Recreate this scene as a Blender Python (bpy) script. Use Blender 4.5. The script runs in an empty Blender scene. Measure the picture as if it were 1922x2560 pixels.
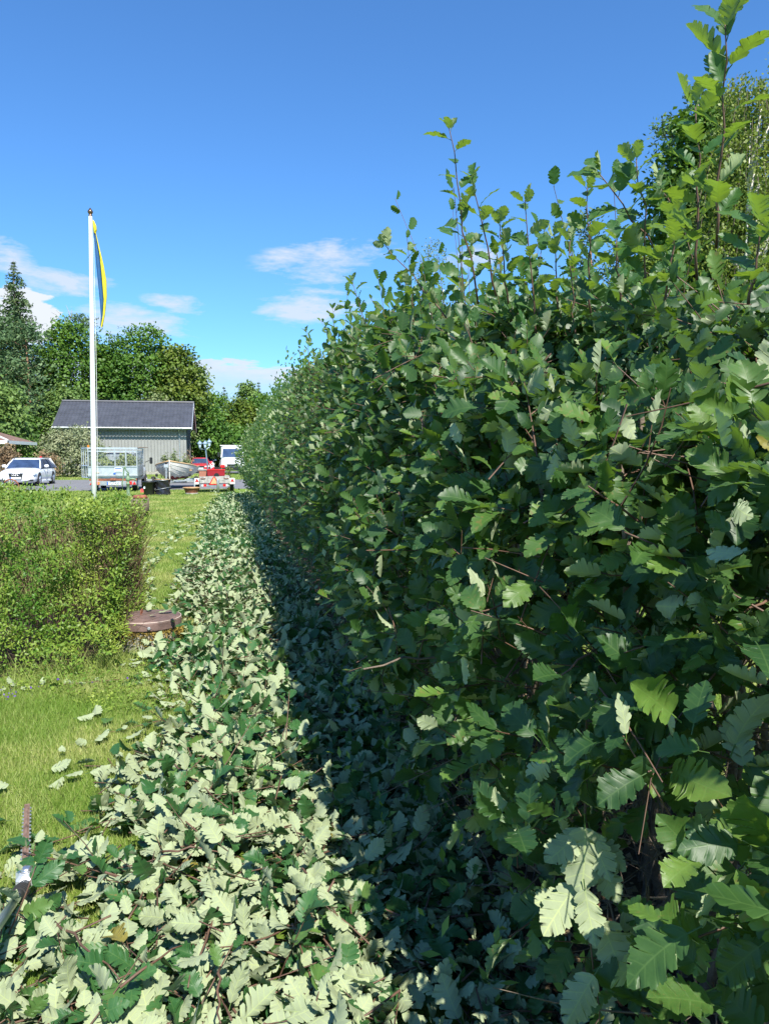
import bpy, math, random
import numpy as np
from mathutils import Vector, Matrix

PI = math.pi
R_ = math.radians
rng = np.random.default_rng(7)
random.seed(7)
S = bpy.context.scene
COL = S.collection

# ------------------------------------------------------------------ camera
YAW, PITCH, EYE = R_(11.32), R_(4.22), 1.6
cd = bpy.data.cameras.new('camera')
cam = bpy.data.objects.new('camera', cd)
COL.objects.link(cam)
cam.location = (0, 0, EYE)
cam.rotation_euler = (R_(90) - PITCH, 0, -YAW)
cd.sensor_fit = 'HORIZONTAL'
cd.sensor_width = 36
cd.lens = 36 * 1923 / 1922
cd.clip_start = 0.05
cd.clip_end = 3000
S.camera = cam

# ------------------------------------------------------------------ exposure, sun, sky
S.view_settings.view_transform = 'Standard'
S.view_settings.look = 'None'
S.view_settings.gamma = 1
S.view_settings.use_curve_mapping = False
S.view_settings.exposure = 0.92
SUN_AZ, SUN_EL = R_(11), R_(50)          # az measured from -Y towards +X
sun_dir = Vector((math.sin(SUN_AZ) * math.cos(SUN_EL), -math.cos(SUN_AZ) * math.cos(SUN_EL), math.sin(SUN_EL)))
sl = bpy.data.lights.new('sun', 'SUN')
sl.energy = 4.7
sl.angle = R_(0.53)
sl.color = (1.0, 0.95, 0.86)
so = bpy.data.objects.new('sun', sl)
COL.objects.link(so)
so.rotation_euler = sun_dir.to_track_quat('Z', 'Y').to_euler()
so.location = (5, -5, 20)

W = bpy.data.worlds.new('World')
S.world = W
W.use_nodes = True
nt = W.node_tree
nt.nodes.clear()


class NT:
    """small helper to write node trees"""
    def __init__(s, nt):
        s.nt = nt

    def n(s, t, **kw):
        nd = s.nt.nodes.new(t)
        for k, v in kw.items():
            if k.startswith('i_'):
                key = k[2:]
                key = int(key) if key.isdigit() else key.replace('_', ' ')
                nd.inputs[key].default_value = v
            else:
                setattr(nd, k, v)
        return nd

    def l(s, a, b):
        s.nt.links.new(a, b)

    def m(s, op, a, b=None, c=None, clamp=False):
        nd = s.nt.nodes.new('ShaderNodeMath')
        nd.operation = op
        nd.use_clamp = clamp
        for i, v in enumerate((a, b, c)):
            if v is None:
                continue
            if isinstance(v, (int, float)):
                nd.inputs[i].default_value = v
            else:
                s.nt.links.new(v, nd.inputs[i])
        return nd.outputs[0]

    def mix(s, f, a, b, mode='MIX'):
        nd = s.nt.nodes.new('ShaderNodeMix')
        nd.data_type = 'RGBA'
        nd.blend_type = mode
        for sock, v in ((nd.inputs[0], f), (nd.inputs[6], a), (nd.inputs[7], b)):
            if isinstance(v, (int, float)):
                sock.default_value = v
            elif isinstance(v, tuple):
                sock.default_value = (*v[:3], 1)
            else:
                s.nt.links.new(v, sock)
        return nd.outputs[2]

    def ramp(s, f, stops, interp='LINEAR'):
        nd = s.nt.nodes.new('ShaderNodeValToRGB')
        cr = nd.color_ramp
        cr.interpolation = interp
        while len(cr.elements) < len(stops):
            cr.elements.new(0.5)
        for e, (p, c) in zip(cr.elements, stops):
            e.position = p
            e.color = (*c[:3], 1) if isinstance(c, tuple) else (c, c, c, 1)
        s.nt.links.new(f, nd.inputs[0])
        return nd.outputs[0]


w = NT(nt)
sky = w.n('ShaderNodeTexSky', sky_type='NISHITA')
sky.sun_disc = False
sky.sun_elevation = SUN_EL
sky.sun_rotation = PI - SUN_AZ
sky.air_density = 1.0
sky.dust_density = 0.3
sky.ozone_density = 3.0
sky.altitude = 50
tc = w.n('ShaderNodeTexCoord')
sep = w.n('ShaderNodeSeparateXYZ')
w.l(tc.outputs['Generated'], sep.inputs[0])
AZ = w.m('ARCTAN2', sep.outputs[0], sep.outputs[1])
EL = w.m('ARCSINE', sep.outputs[2])
mp = w.n('ShaderNodeCombineXYZ')
w.l(AZ, mp.inputs[0])
w.l(w.m('MULTIPLY', EL, 3.6), mp.inputs[1])
n1 = w.n('ShaderNodeTexNoise', i_Scale=9.0, i_Detail=9.0, i_Roughness=0.62, i_Distortion=0.35)
w.l(mp.outputs[0], n1.inputs['Vector'])
n2 = w.n('ShaderNodeTexNoise', i_Scale=26.0, i_Detail=6.0, i_Roughness=0.6)
w.l(mp.outputs[0], n2.inputs['Vector'])
N1 = n1.outputs['Fac']
N2 = n2.outputs['Fac']


def blob(az, el, ra, re, tilt=0.0):
    """soft elliptical mask on the sky around a direction (radians)"""
    da = w.m('SUBTRACT', AZ, az)
    de = w.m('SUBTRACT', w.m('SUBTRACT', EL, el), w.m('MULTIPLY', da, tilt))
    d = w.m('ADD', w.m('POWER', w.m('DIVIDE', da, ra), 2.0), w.m('POWER', w.m('DIVIDE', de, re), 2.0))
    return w.m('SUBTRACT', 1.0, d, clamp=True)


def pxdir(px, py):
    f = 1923
    F = Vector((math.sin(YAW) * math.cos(PITCH), math.cos(YAW) * math.cos(PITCH), -math.sin(PITCH)))
    Rr = Vector((math.cos(YAW), -math.sin(YAW), 0))
    U = Rr.cross(F)
    return F + Rr * ((px - 961) / f) - U * ((py - 1280) / f)


def at(px, py, Y):
    """world point at distance Y along the path for a sighting in the photograph (as in surveying)"""
    d = pxdir(px, py)
    return Vector((0, 0, EYE)) + d * (Y / d.y)


def gp(px, py, z=0.0):
    d = pxdir(px, py)
    return Vector((0, 0, EYE)) + d * ((z - EYE) / d.z)


def azel(px, py):
    d = pxdir(px, py).normalized()
    return math.atan2(d.x, d.y), math.asin(d.z)


wis = None
for (px, py, rx, ry, tl) in [(830, 655, 215, 62, .05), (790, 765, 205, 55, .12), (470, 768, 130, 32, -.12), (170, 700, 150, 42, 0),
                             (20, 640, 90, 48, -.35), (300, 810, 210, 62, 0), (1180, 640, 80, 40, 0)]:
    a, e = azel(px, py)
    b = blob(a, e, rx / 1923, ry / 1923, tl)
    wis = b if wis is None else w.m('MAXIMUM', wis, b)
far_w = w.m('MULTIPLY', w.m('SMOOTH_MIN', w.m('MULTIPLY', EL, 6.0, clamp=True), w.m('SUBTRACT', 1.0, w.m('MULTIPLY', EL, 2.6), clamp=True), 0.1), 0.35)
outside = w.m('GREATER_THAN', w.m('ABSOLUTE', w.m('SUBTRACT', AZ, YAW)), 0.62)
wis = w.m('MAXIMUM', wis, w.m('MULTIPLY', far_w, outside))
NN = w.m('ADD', w.m('MULTIPLY', w.m('SUBTRACT', N1, 0.5), 3.6), w.m('MULTIPLY', w.m('SUBTRACT', N2, 0.5), 1.5))
wm = w.m('MULTIPLY', w.m('ADD', w.m('ADD', w.m('MULTIPLY', wis, 1.1), NN), -0.42), 1.25, clamp=True)
wm = w.m('MULTIPLY', wm, w.m('MULTIPLY', wis, 3.0, clamp=True))
wm = w.m('MULTIPLY', wm, 0.85)
# cumulus bank on the horizon
edge = w.m('ADD', 0.118, w.m('MULTIPLY', w.m('SUBTRACT', N1, 0.5), 0.11))
edge = w.m('SUBTRACT', edge, w.m('MULTIPLY', w.m('ABSOLUTE', w.m('SUBTRACT', AZ, azel(560, 900)[0])), 0.02))
bank = w.m('MULTIPLY', w.m('SUBTRACT', edge, EL), 160.0, clamp=True)
a, e = azel(60, 790)
cum = w.m('MULTIPLY', w.m('SUBTRACT', w.m('ADD', blob(a, e, 85 / 1923, 78 / 1923), w.m('MULTIPLY', w.m('SUBTRACT', N2, 0.5), 1.9)), 0.30), 7.0, clamp=True)
cum = w.m('MULTIPLY', cum, w.m('MULTIPLY', blob(a, e, 100 / 1923, 92 / 1923), 6.0, clamp=True))
depth = w.m('MULTIPLY', w.m('SUBTRACT', edge, EL), 22.0, clamp=True)
bright = w.m('SUBTRACT', 1.0, w.m('MULTIPLY', depth, 0.55))
bright = w.m('MULTIPLY', bright, w.m('ADD', 0.72, w.m('MULTIPLY', N2, 0.56)))
bankc = w.mix(w.m('MULTIPLY', bright, 0.95, clamp=True), (3.3, 4.5, 6.6), (6.2, 6.6, 7.2))
skyc = w.mix(1.0, sky.outputs[0], (0.68, 1.17, 1.62), 'MULTIPLY')
c = w.mix(wm, skyc, (5.6, 6.2, 7.2))
c = w.mix(w.m('MULTIPLY', cum, 0.95), c, (6.7, 7.0, 7.4))
c = w.mix(w.m('MULTIPLY', bank, w.m('SUBTRACT', 0.97, w.m('MULTIPLY', depth, 0.45))), c, bankc)
bg = w.n('ShaderNodeBackground', i_Strength=0.072)
w.l(c, bg.inputs[0])
wo = w.n('ShaderNodeOutputWorld')
w.l(bg.outputs[0], wo.inputs[0])


# ------------------------------------------------------------------ materials
def new_mat(name):
    m = bpy.data.materials.new(name)
    m.use_nodes = True
    m.node_tree.nodes.clear()
    return m, NT(m.node_tree)


def simple(name, col, rough=0.6, metal=0.0, var=0.12, scale=8.0, bump=0.0, spec=0.5, coat=0.0, trans=0.0):
    m, t = new_mat(name)
    b = t.n('ShaderNodeBsdfPrincipled', i_Roughness=rough, i_Metallic=metal)
    b.inputs['Specular IOR Level'].default_value = spec
    b.inputs['Coat Weight'].default_value = coat
    b.inputs['Transmission Weight'].default_value = trans
    co = t.n('ShaderNodeTexCoord')
    nz = t.n('ShaderNodeTexNoise', i_Scale=scale, i_Detail=5.0, i_Roughness=0.6)
    t.l(co.outputs['Object'], nz.inputs['Vector'])
    dark = tuple(x * (1 - 2.2 * var) for x in col)
    lite = tuple(min(1, x * (1 + 1.6 * var)) for x in col)
    t.l(t.ramp(nz.outputs['Fac'], [(0.25, dark), (0.5, col), (0.75, lite)]), b.inputs['Base Color'])
    if bump:
        bp = t.n('ShaderNodeBump', i_Strength=bump, i_Distance=0.01)
        n2 = t.n('ShaderNodeTexNoise', i_Scale=scale * 6, i_Detail=4.0)
        t.l(co.outputs['Object'], n2.inputs['Vector'])
        t.l(n2.outputs['Fac'], bp.inputs['Height'])
        t.l(bp.outputs[0], b.inputs['Normal'])
    o = t.n('ShaderNodeOutputMaterial')
    t.l(b.outputs[0], o.inputs[0])
    return m


def whitebeam_mat(name, top_a, top_b, young, under, trans_col, tw=0.3):
    """two-faced leaf: glossy green above, grey felt below, side veins every lobe"""
    m, t = new_mat(name)
    at_ = t.n('ShaderNodeAttribute', attribute_name='lc')
    sp = t.n('ShaderNodeSeparateXYZ')
    t.l(at_.outputs['Vector'], sp.inputs[0])
    X, T, RN = sp.outputs
    oi = t.n('ShaderNodeObjectInfo')
    rn = t.m('FRACT', t.m('ADD', RN, oi.outputs['Random']))
    ax = t.m('ABSOLUTE', X)
    mid = t.m('SUBTRACT', 1.0, t.m('MULTIPLY', ax, 55.0), clamp=True)
    ph = t.m('FRACT', t.m('ADD', t.m('MULTIPLY', T, 6.2), 0.31))
    side = t.m('SUBTRACT', 1.0, t.m('MULTIPLY', t.m('ABSOLUTE', t.m('SUBTRACT', ph, 0.5)), 11.0), clamp=True)
    vein = t.m('MAXIMUM', mid, t.m('MULTIPLY', side, 0.75))
    geo = t.n('ShaderNodeNewGeometry')
    co = t.n('ShaderNodeTexCoord')
    nz = t.n('ShaderNodeTexNoise', i_Scale=28.0, i_Detail=3.0)
    t.l(co.outputs['Object'], nz.inputs['Vector'])
    topc = t.mix(t.m('POWER', rn, 1.5), top_a, top_b)
    topc = t.mix(t.m('MULTIPLY', t.m('SUBTRACT', rn, 0.84, clamp=True), 4.5, clamp=True), topc, young)
    topc = t.mix(t.m('MULTIPLY', nz.outputs['Fac'], 0.4), topc, tuple(x * 0.45 for x in top_a))
    topc = t.mix(t.m('MULTIPLY', vein, 0.28), topc, (0.14, 0.24, 0.06))
    # brown spotted patches on some leaves
    nz3 = t.n('ShaderNodeTexNoise', i_Scale=70.0, i_Detail=2.0)
    t.l(co.outputs['Object'], nz3.inputs['Vector'])
    spot = t.m('MULTIPLY', t.m('MULTIPLY', t.m('SUBTRACT', nz3.outputs['Fac'], 0.60, clamp=True), 14.0, clamp=True), t.m('GREATER_THAN', rn, 0.62))
    topc = t.mix(t.m('MULTIPLY', spot, 0.6), topc, (0.16, 0.12, 0.04))
    # a few leaves are yellowed, blotched
    old = t.m('MULTIPLY', t.m('GREATER_THAN', rn, 0.997), 0.7)
    topc = t.mix(old, topc, (0.24, 0.17, 0.035))
    und = t.mix(t.m('MULTIPLY', rn, 0.5), under, tuple(x * 0.78 for x in under))
    und = t.mix(t.m('MULTIPLY', vein, 0.7), und, (min(1, under[0] * 1.4), min(1, under[1] * 1.42), under[2] * 0.9))
    und = t.mix(t.m('MULTIPLY', nz.outputs['Fac'], 0.45), und, tuple(x * 0.6 for x in under))
    base = t.mix(geo.outputs['Backfacing'], topc, und)
    rough = t.m('ADD', 0.47, t.m('MULTIPLY', geo.outputs['Backfacing'], 0.5))
    bp = t.n('ShaderNodeBump', i_Strength=0.09, i_Distance=0.003)
    t.l(t.m('ADD', t.m('MULTIPLY', vein, -1.0), t.m('MULTIPLY', nz.outputs['Fac'], 0.6)), bp.inputs['Height'])
    b = t.n('ShaderNodeBsdfPrincipled')
    b.inputs['Specular IOR Level'].default_value = 0.42
    t.l(base, b.inputs['Base Color'])
    t.l(rough, b.inputs['Roughness'])
    t.l(bp.outputs[0], b.inputs['Normal'])
    tr = t.n('ShaderNodeBsdfTranslucent')
    t.l(t.mix(t.m('MULTIPLY', vein, 0.5), trans_col, tuple(x * 0.5 for x in trans_col)), tr.inputs[0])
    mx = t.n('ShaderNodeMixShader', i_0=tw)
    t.l(b.outputs[0], mx.inputs[1])
    t.l(tr.outputs[0], mx.inputs[2])
    o = t.n('ShaderNodeOutputMaterial')
    t.l(mx.outputs[0], o.inputs[0])
    return m


def foliage_mat(name, a, b_, tc_, tw=0.3, rough=0.5, scale=0.35):
    m, t = new_mat(name)
    at_ = t.n('ShaderNodeAttribute', attribute_name='lc')
    sp = t.n('ShaderNodeSeparateXYZ')
    t.l(at_.outputs['Vector'], sp.inputs[0])
    co = t.n('ShaderNodeTexCoord')
    nz = t.n('ShaderNodeTexNoise', i_Scale=scale, i_Detail=3.0)
    t.l(co.outputs['Object'], nz.inputs['Vector'])
    f = t.m('ADD', t.m('MULTIPLY', sp.outputs[2], 0.6), t.m('MULTIPLY', t.m('SUBTRACT', nz.outputs['Fac'], 0.44), 2.8), clamp=True)
    col = t.mix(f, a, b_)
    b = t.n('ShaderNodeBsdfPrincipled', i_Roughness=rough)
    b.inputs['Specular IOR Level'].default_value = 0.3
    t.l(col, b.inputs['Base Color'])
    tr = t.n('ShaderNodeBsdfTranslucent', i_Color=(*tc_, 1))
    mx = t.n('ShaderNodeMixShader', i_0=tw)
    t.l(b.outputs[0], mx.inputs[1])
    t.l(tr.outputs[0], mx.inputs[2])
    o = t.n('ShaderNodeOutputMaterial')
    t.l(mx.outputs[0], o.inputs[0])
    return m


M = {}
M['leaf'] = whitebeam_mat('whitebeam_leaf', (0.020, 0.062, 0.018), (0.085, 0.172, 0.030), (0.14, 0.23, 0.035), (0.38, 0.45, 0.28), (0.26, 0.48, 0.03), 0.18)
M['clip'] = whitebeam_mat('clipped_leaf', (0.028, 0.100, 0.028), (0.055, 0.15, 0.040), (0.13, 0.22, 0.04), (0.34, 0.40, 0.235), (0.20, 0.38, 0.05), 0.12)
M['young'] = whitebeam_mat('young_whitebeam_leaf', (0.040, 0.115, 0.028), (0.075, 0.165, 0.032), (0.13, 0.22, 0.035), (0.34, 0.42, 0.22), (0.27, 0.43, 0.03), 0.32)
M['twig'] = simple('young_twig', (0.12, 0.066, 0.042), 0.6, var=0.25, scale=30)
M['bark'] = simple('old_bark', (0.15, 0.115, 0.085), 0.8, var=0.3, scale=25, bump=0.6)
M['cutwood'] = simple('fresh_cut_wood', (0.62, 0.36, 0.14), 0.7, var=0.15, scale=40)
M['privet'] = foliage_mat('privet_leaf', (0.070, 0.165, 0.020), (0.29, 0.37, 0.06), (0.30, 0.42, 0.03), 0.22, 0.45, 1.6)
M['drytwig'] = simple('dry_twig', (0.12, 0.07, 0.042), 0.85, var=0.3, scale=12)
M['grass'] = foliage_mat('grass_blade', (0.16, 0.265, 0.040), (0.45, 0.45, 0.17), (0.29, 0.39, 0.05), 0.28, 0.55, 0.9)
M['oak'] = foliage_mat('oak_leaves', (0.045, 0.115, 0.016), (0.105, 0.20, 0.024), (0.16, 0.30, 0.02), 0.22, 0.5, 0.4)
M['oak2'] = foliage_mat('maple_leaves', (0.065, 0.13, 0.016), (0.16, 0.20, 0.03), (0.16, 0.25, 0.02), 0.22, 0.5, 0.4)
M['aspen'] = foliage_mat('aspen_leaves', (0.085, 0.16, 0.04), (0.18, 0.27, 0.065), (0.18, 0.28, 0.05), 0.25, 0.45, 0.5)
M['willow'] = foliage_mat('willow_leaves', (0.13, 0.19, 0.07), (0.25, 0.29, 0.12), (0.22, 0.30, 0.07), 0.25, 0.5, 0.5)
M['grey'] = foliage_mat('seabuckthorn_leaves', (0.15, 0.19, 0.09), (0.34, 0.36, 0.20), (0.25, 0.30, 0.1), 0.2, 0.6, 0.7)
M['spruce'] = foliage_mat('spruce_needles', (0.040, 0.085, 0.030), (0.11, 0.15, 0.045), (0.06, 0.10, 0.02), 0.08, 0.6, 0.6)
M['pine'] = foliage_mat('pine_needles', (0.05, 0.105, 0.045), (0.12, 0.19, 0.07), (0.08, 0.12, 0.03), 0.08, 0.6, 0.6)
M['birch'] = foliage_mat('birch_leaves', (0.085, 0.14, 0.022), (0.21, 0.26, 0.045), (0.22, 0.30, 0.03), 0.3, 0.45, 0.5)
M['dry'] = foliage_mat('dry_leaves', (0.20, 0.13, 0.07), (0.36, 0.27, 0.15), (0.2, 0.14, 0.05), 0.15, 0.7, 1.0)
M['purple'] = simple('violet_petals', (0.12, 0.06, 0.28), 0.6)
M['moss'] = foliage_mat('moss', (0.20, 0.15, 0.03), (0.33, 0.24, 0.05), (0.3, 0.25, 0.05), 0.15, 0.8, 6.0)
M['white'] = simple('white_paint', (0.80, 0.80, 0.78), 0.35, var=0.02)
M['carwhite'] = simple('white_car_paint', (0.78, 0.80, 0.82), 0.22, var=0.01, coat=0.5)
M['carred'] = simple('red_car_paint', (0.50, 0.035, 0.05), 0.25, var=0.05, coat=0.5)
M['red'] = simple('red_plastic', (0.55, 0.02, 0.02), 0.4, var=0.06)
M['darkred'] = simple('dark_red_paint', (0.30, 0.012, 0.018), 0.4, var=0.12, scale=4)
M['rubber'] = simple('black_rubber', (0.02, 0.02, 0.02), 0.75, var=0.1)
M['black'] = simple('black_plastic', (0.018, 0.02, 0.018), 0.4, var=0.15)
M['bag'] = simple('black_bag_plastic', (0.018, 0.018, 0.022), 0.22, var=0.2, scale=5, bump=0.4)
M['glass'] = simple('dark_car_glass', (0.035, 0.06, 0.12), 0.06, var=0.25, scale=2, spec=0.8)
M['lamp'] = simple('headlight_glass', (0.62, 0.62, 0.58), 0.12, var=0.2, scale=14)
M['chrome'] = simple('brushed_metal', (0.62, 0.63, 0.64), 0.28, 0.9, 0.08)
M['galv'] = simple('galvanised_steel', (0.42, 0.45, 0.46), 0.45, 0.55, 0.18, 5)
M['alu'] = simple('aluminium', (0.66, 0.68, 0.70), 0.35, 0.6, 0.12, 5)
M['rust'] = simple('rust', (0.24, 0.085, 0.045), 0.85, var=0.35, scale=10, bump=0.5)
M['blade'] = simple('stained_blade_steel', (0.27, 0.17, 0.12), 0.5, 0.3, 0.3, 30)
M['greenpaint'] = simple('green_cast_iron', (0.16, 0.24, 0.14), 0.55, var=0.2, scale=8, bump=0.3)
M['hull'] = simple('cream_hull', (0.62, 0.60, 0.55), 0.4, var=0.10, scale=2.5)
M['antifoul'] = simple('antifouling_red', (0.20, 0.035, 0.035), 0.7, var=0.3, scale=3)
M['teak'] = simple('varnished_rail', (0.55, 0.36, 0.18), 0.4, var=0.15, scale=4)
M['oldwood'] = simple('weathered_grey_wood', (0.36, 0.35, 0.32), 0.8, var=0.28, scale=9, bump=0.4)
M['brown'] = simple('brown_plastic', (0.34, 0.14, 0.085), 0.5, var=0.1)
M['barnwall'] = simple('grey_board_paint', (0.27, 0.275, 0.265), 0.75, var=0.09, scale=1.2)
M['batten'] = simple('batten_paint', (0.205, 0.21, 0.205), 0.75, var=0.1)
M['barndark'] = simple('dark_trim_gable_shade', (0.07, 0.075, 0.085), 0.6, var=0.1)  # trim paint, also used for the shade painted into the gable ends
M['rooftile'] = simple('grey_roof_tile', (0.060, 0.064, 0.078), 0.5, var=0.16, scale=1.5, bump=0.2)
M['browntile'] = simple('brown_roof_tile', (0.20, 0.12, 0.09), 0.7, var=0.2, scale=3)
M['concrete'] = simple('old_concrete', (0.33, 0.31, 0.27), 0.9, var=0.25, scale=9, bump=0.6)
M['asphalt'] = simple('asphalt', (0.17, 0.17, 0.175), 0.9, var=0.12, scale=2, bump=0.4)
M['lid'] = simple('brown_painted_lid', (0.155, 0.10, 0.085), 0.65, var=0.25, scale=7, bump=0.3)
M['lidrim'] = simple('lid_rim_highlight', (0.42, 0.33, 0.28), 0.5, var=0.3, scale=14)  # highlight along the lid edge, painted as a lighter colour
M['blue'] = simple('blue_tarp', (0.05, 0.15, 0.45), 0.5, var=0.15, scale=2)
M['yellow'] = simple('yellow_cloth', (0.80, 0.66, 0.03), 0.8, var=0.05)
M['flagblue'] = simple('blue_cloth', (0.015, 0.09, 0.24), 0.8, var=0.08)
M['bronze'] = simple('bronze_knob', (0.20, 0.12, 0.08), 0.3, 0.8, 0.1)
M['lantern'] = simple('pale_blue_metal', (0.24, 0.34, 0.42), 0.4, 0.3, 0.1)
M['paleglass'] = simple('lantern_glass', (0.55, 0.70, 0.72), 0.1, var=0.1)
M['orange'] = simple('orange_lens', (0.75, 0.22, 0.02), 0.3, var=0.05)
M['platewhite'] = simple('plate_white', (0.72, 0.78, 0.82), 0.4, var=0.02)
M['plateblue'] = simple('plate_blue', (0.03, 0.12, 0.5), 0.4, var=0.02)
M['signwhite'] = simple('sticker_white', (0.7, 0.76, 0.84), 0.4, var=0.04)
M['redlens'] = simple('red_lens', (0.55, 0.02, 0.02), 0.25, var=0.05)
M['birchbark'] = simple('birch_bark', (0.55, 0.53, 0.48), 0.7, var=0.35, scale=5)
M['pinebark'] = simple('pine_bark', (0.25, 0.14, 0.08), 0.85, var=0.3, scale=5)


def ground_mat(name, kind):
    m, t = new_mat(name)
    co = t.n('ShaderNodeTexCoord')
    a = t.n('ShaderNodeTexNoise', i_Scale=0.9, i_Detail=4.0)
    b2 = t.n('ShaderNodeTexNoise', i_Scale=55.0, i_Detail=6.0, i_Roughness=0.75)
    for q in (a, b2):
        t.l(co.outputs['Object'], q.inputs['Vector'])
    if kind == 'lawn':
        c1 = t.ramp(a.outputs['Fac'], [(0.3, (0.13, 0.24, 0.03)), (0.55, (0.21, 0.31, 0.045)), (0.75, (0.34, 0.35, 0.11))])
        c2 = t.ramp(b2.outputs['Fac'], [(0.3, 0.40), (0.5, 0.85), (0.7, 1.3)])
    elif kind == 'soil':
        c1 = t.ramp(a.outputs['Fac'], [(0.3, (0.06, 0.042, 0.028)), (0.7, (0.12, 0.085, 0.055))])
        c2 = t.ramp(b2.outputs['Fac'], [(0.3, 0.5), (0.5, 0.9), (0.7, 1.5)])
    col = t.mix(1.0, c1, c2, 'MULTIPLY')
    b = t.n('ShaderNodeBsdfPrincipled', i_Roughness=0.9)
    b.inputs['Specular IOR Level'].default_value = 0.15
    t.l(col, b.inputs['Base Color'])
    bp = t.n('ShaderNodeBump', i_Strength=0.8, i_Distance=0.03)
    t.l(b2.outputs['Fac'], bp.inputs['Height'])
    t.l(bp.outputs[0], b.inputs['Normal'])
    o = t.n('ShaderNodeOutputMaterial')
    t.l(b.outputs[0], o.inputs[0])
    return m


M['lawn'] = ground_mat('lawn', 'lawn')
M['soil'] = ground_mat('soil', 'soil')


# ------------------------------------------------------------------ mesh helpers
class MB:
    """collects shapes into one mesh"""
    def __init__(s):
        s.v, s.f = [], []

    def add(s, vs, fs):
        o = len(s.v)
        s.v += [tuple(v) for v in vs]
        s.f += [tuple(i + o for i in f) for f in fs]
        return s

    def box(s, x0, x1, y0, y1, z0, z1, mat=None):
        vs = [(x, y, z) for z in (z0, z1) for y in (y0, y1) for x in (x0, x1)]
        if mat is not None:
            vs = [mat @ Vector(v) for v in vs]
        return s.add(vs, [(0, 2, 3, 1), (4, 5, 7, 6), (0, 1, 5, 4), (2, 6, 7, 3), (0, 4, 6, 2), (1, 3, 7, 5)])

    def bbox(s, x0, x1, y0, y1, z0, z1, b=0.02, mat=None):
        """box with chamfered edges along z and top"""
        def ring(z, i):
            x0_, x1_, y0_, y1_ = x0 + i, x1 - i, y0 + i, y1 - i
            return [(x0_ + b, y0_, z), (x1_ - b, y0_, z), (x1_, y0_ + b, z), (x1_, y1_ - b, z), (x1_ - b, y1_, z), (x0_ + b, y1_, z), (x0_, y1_ - b, z), (x0_, y0_ + b, z)]
        rings = [ring(z0, b), ring(z0 + b, 0), ring(z1 - b, 0), ring(z1, b)]
        vs = [p for r in rings for p in r]
        if mat is not None:
            vs = [mat @ Vector(v) for v in vs]
        fs = [tuple(range(7, -1, -1)), tuple(range(24, 32))]
        for k in range(3):
            for i in range(8):
                j = (i + 1) % 8
                fs.append((k * 8 + i, k * 8 + j, (k + 1) * 8 + j, (k + 1) * 8 + i))
        return s.add(vs, fs)

    def tube(s, pts, rad, n=8, caps=True):
        pts = [Vector(p) for p in pts]
        if not hasattr(rad, '__len__'):
            rad = [rad] * len(pts)
        vs = []
        a = None
        for i, p in enumerate(pts):
            d = (pts[min(i + 1, len(pts) - 1)] - pts[max(i - 1, 0)]).normalized()
            if a is None:
                a = d.orthogonal().normalized()
            else:
                a = (a - d * a.dot(d))
                a = a.normalized() if a.length > 1e-6 else d.orthogonal().normalized()
            b = d.cross(a)
            for k in range(n):
                t = 2 * PI * k / n
                vs.append(p + (a * math.cos(t) + b * math.sin(t)) * rad[i])
        fs = []
        for i in range(len(pts) - 1):
            for k in range(n):
                j = (k + 1) % n
                fs.append((i * n + k, i * n + j, (i + 1) * n + j, (i + 1) * n + k))
        if caps:
            fs.append(tuple(range(n - 1, -1, -1)))
            fs.append(tuple((len(pts) - 1) * n + k for k in range(n)))
        return s.add(vs, fs)

    def lathe(s, prof, c=(0, 0, 0), n=16, axis='z'):
        vs, fs = [], []
        for r, h in prof:
            for k in range(n):
                t = 2 * PI * k / n
                if axis == 'z':
                    p = (c[0] + r * math.cos(t), c[1] + r * math.sin(t), c[2] + h)
                elif axis == 'x':
                    p = (c[0] + h, c[1] + r * math.cos(t), c[2] + r * math.sin(t))
                else:
                    p = (c[0] + r * math.sin(t), c[1] + h, c[2] + r * math.cos(t))
                vs.append(p)
        for i in range(len(prof) - 1):
            for k in range(n):
                j = (k + 1) % n
                fs.append((i * n + k, i * n + j, (i + 1) * n + j, (i + 1) * n + k))
        fs.append(tuple(range(n - 1, -1, -1)))
        fs.append(tuple((len(prof) - 1) * n + k for k in range(n)))
        return s.add(vs, fs)

    def torus(s, c, R, r, axis='y', n=20, m=6):
        pts = []
        for k in range(n + 1):
            t = 2 * PI * k / n
            if axis == 'y':
                pts.append((c[0] + R * math.cos(t), c[1], c[2] + R * math.sin(t)))
            elif axis == 'x':
                pts.append((c[0], c[1] + R * math.cos(t), c[2] + R * math.sin(t)))
            else:
                pts.append((c[0] + R * math.cos(t), c[1] + R * math.sin(t), c[2]))
        return s.tube(pts, r, m, caps=False)

    def build(s, name, mat, parent=None, smooth=False):
        me = bpy.data.meshes.new(name)
        me.from_pydata([tuple(v) for v in s.v], [], s.f)
        me.materials.append(mat)
        if smooth:
            me.polygons.foreach_set('use_smooth', [True] * len(me.polygons))
        me.update()
        o = bpy.data.objects.new(name, me)
        COL.objects.link(o)
        if parent is not None:
            o.parent = parent
        return o


def tag(o, label=None, cat=None, group=None, kind=None):
    if label: o['label'] = label
    if cat: o['category'] = cat
    if group: o['group'] = group
    if kind: o['kind'] = kind
    return o


def thing(name, label, cat, loc=(0, 0, 0), rotz=0.0, group=None):
    o = bpy.data.objects.new(name, None)
    o.empty_display_size = 0.2
    COL.objects.link(o)
    o.location = loc
    o.rotation_euler = (0, 0, rotz)
    return tag(o, label, cat, group)


def copy_part(src, parent, mtx=None):
    c = src.copy()
    COL.objects.link(c)
    c.parent = parent
    if mtx is not None:
        c.matrix_basis = mtx
    return c


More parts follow.
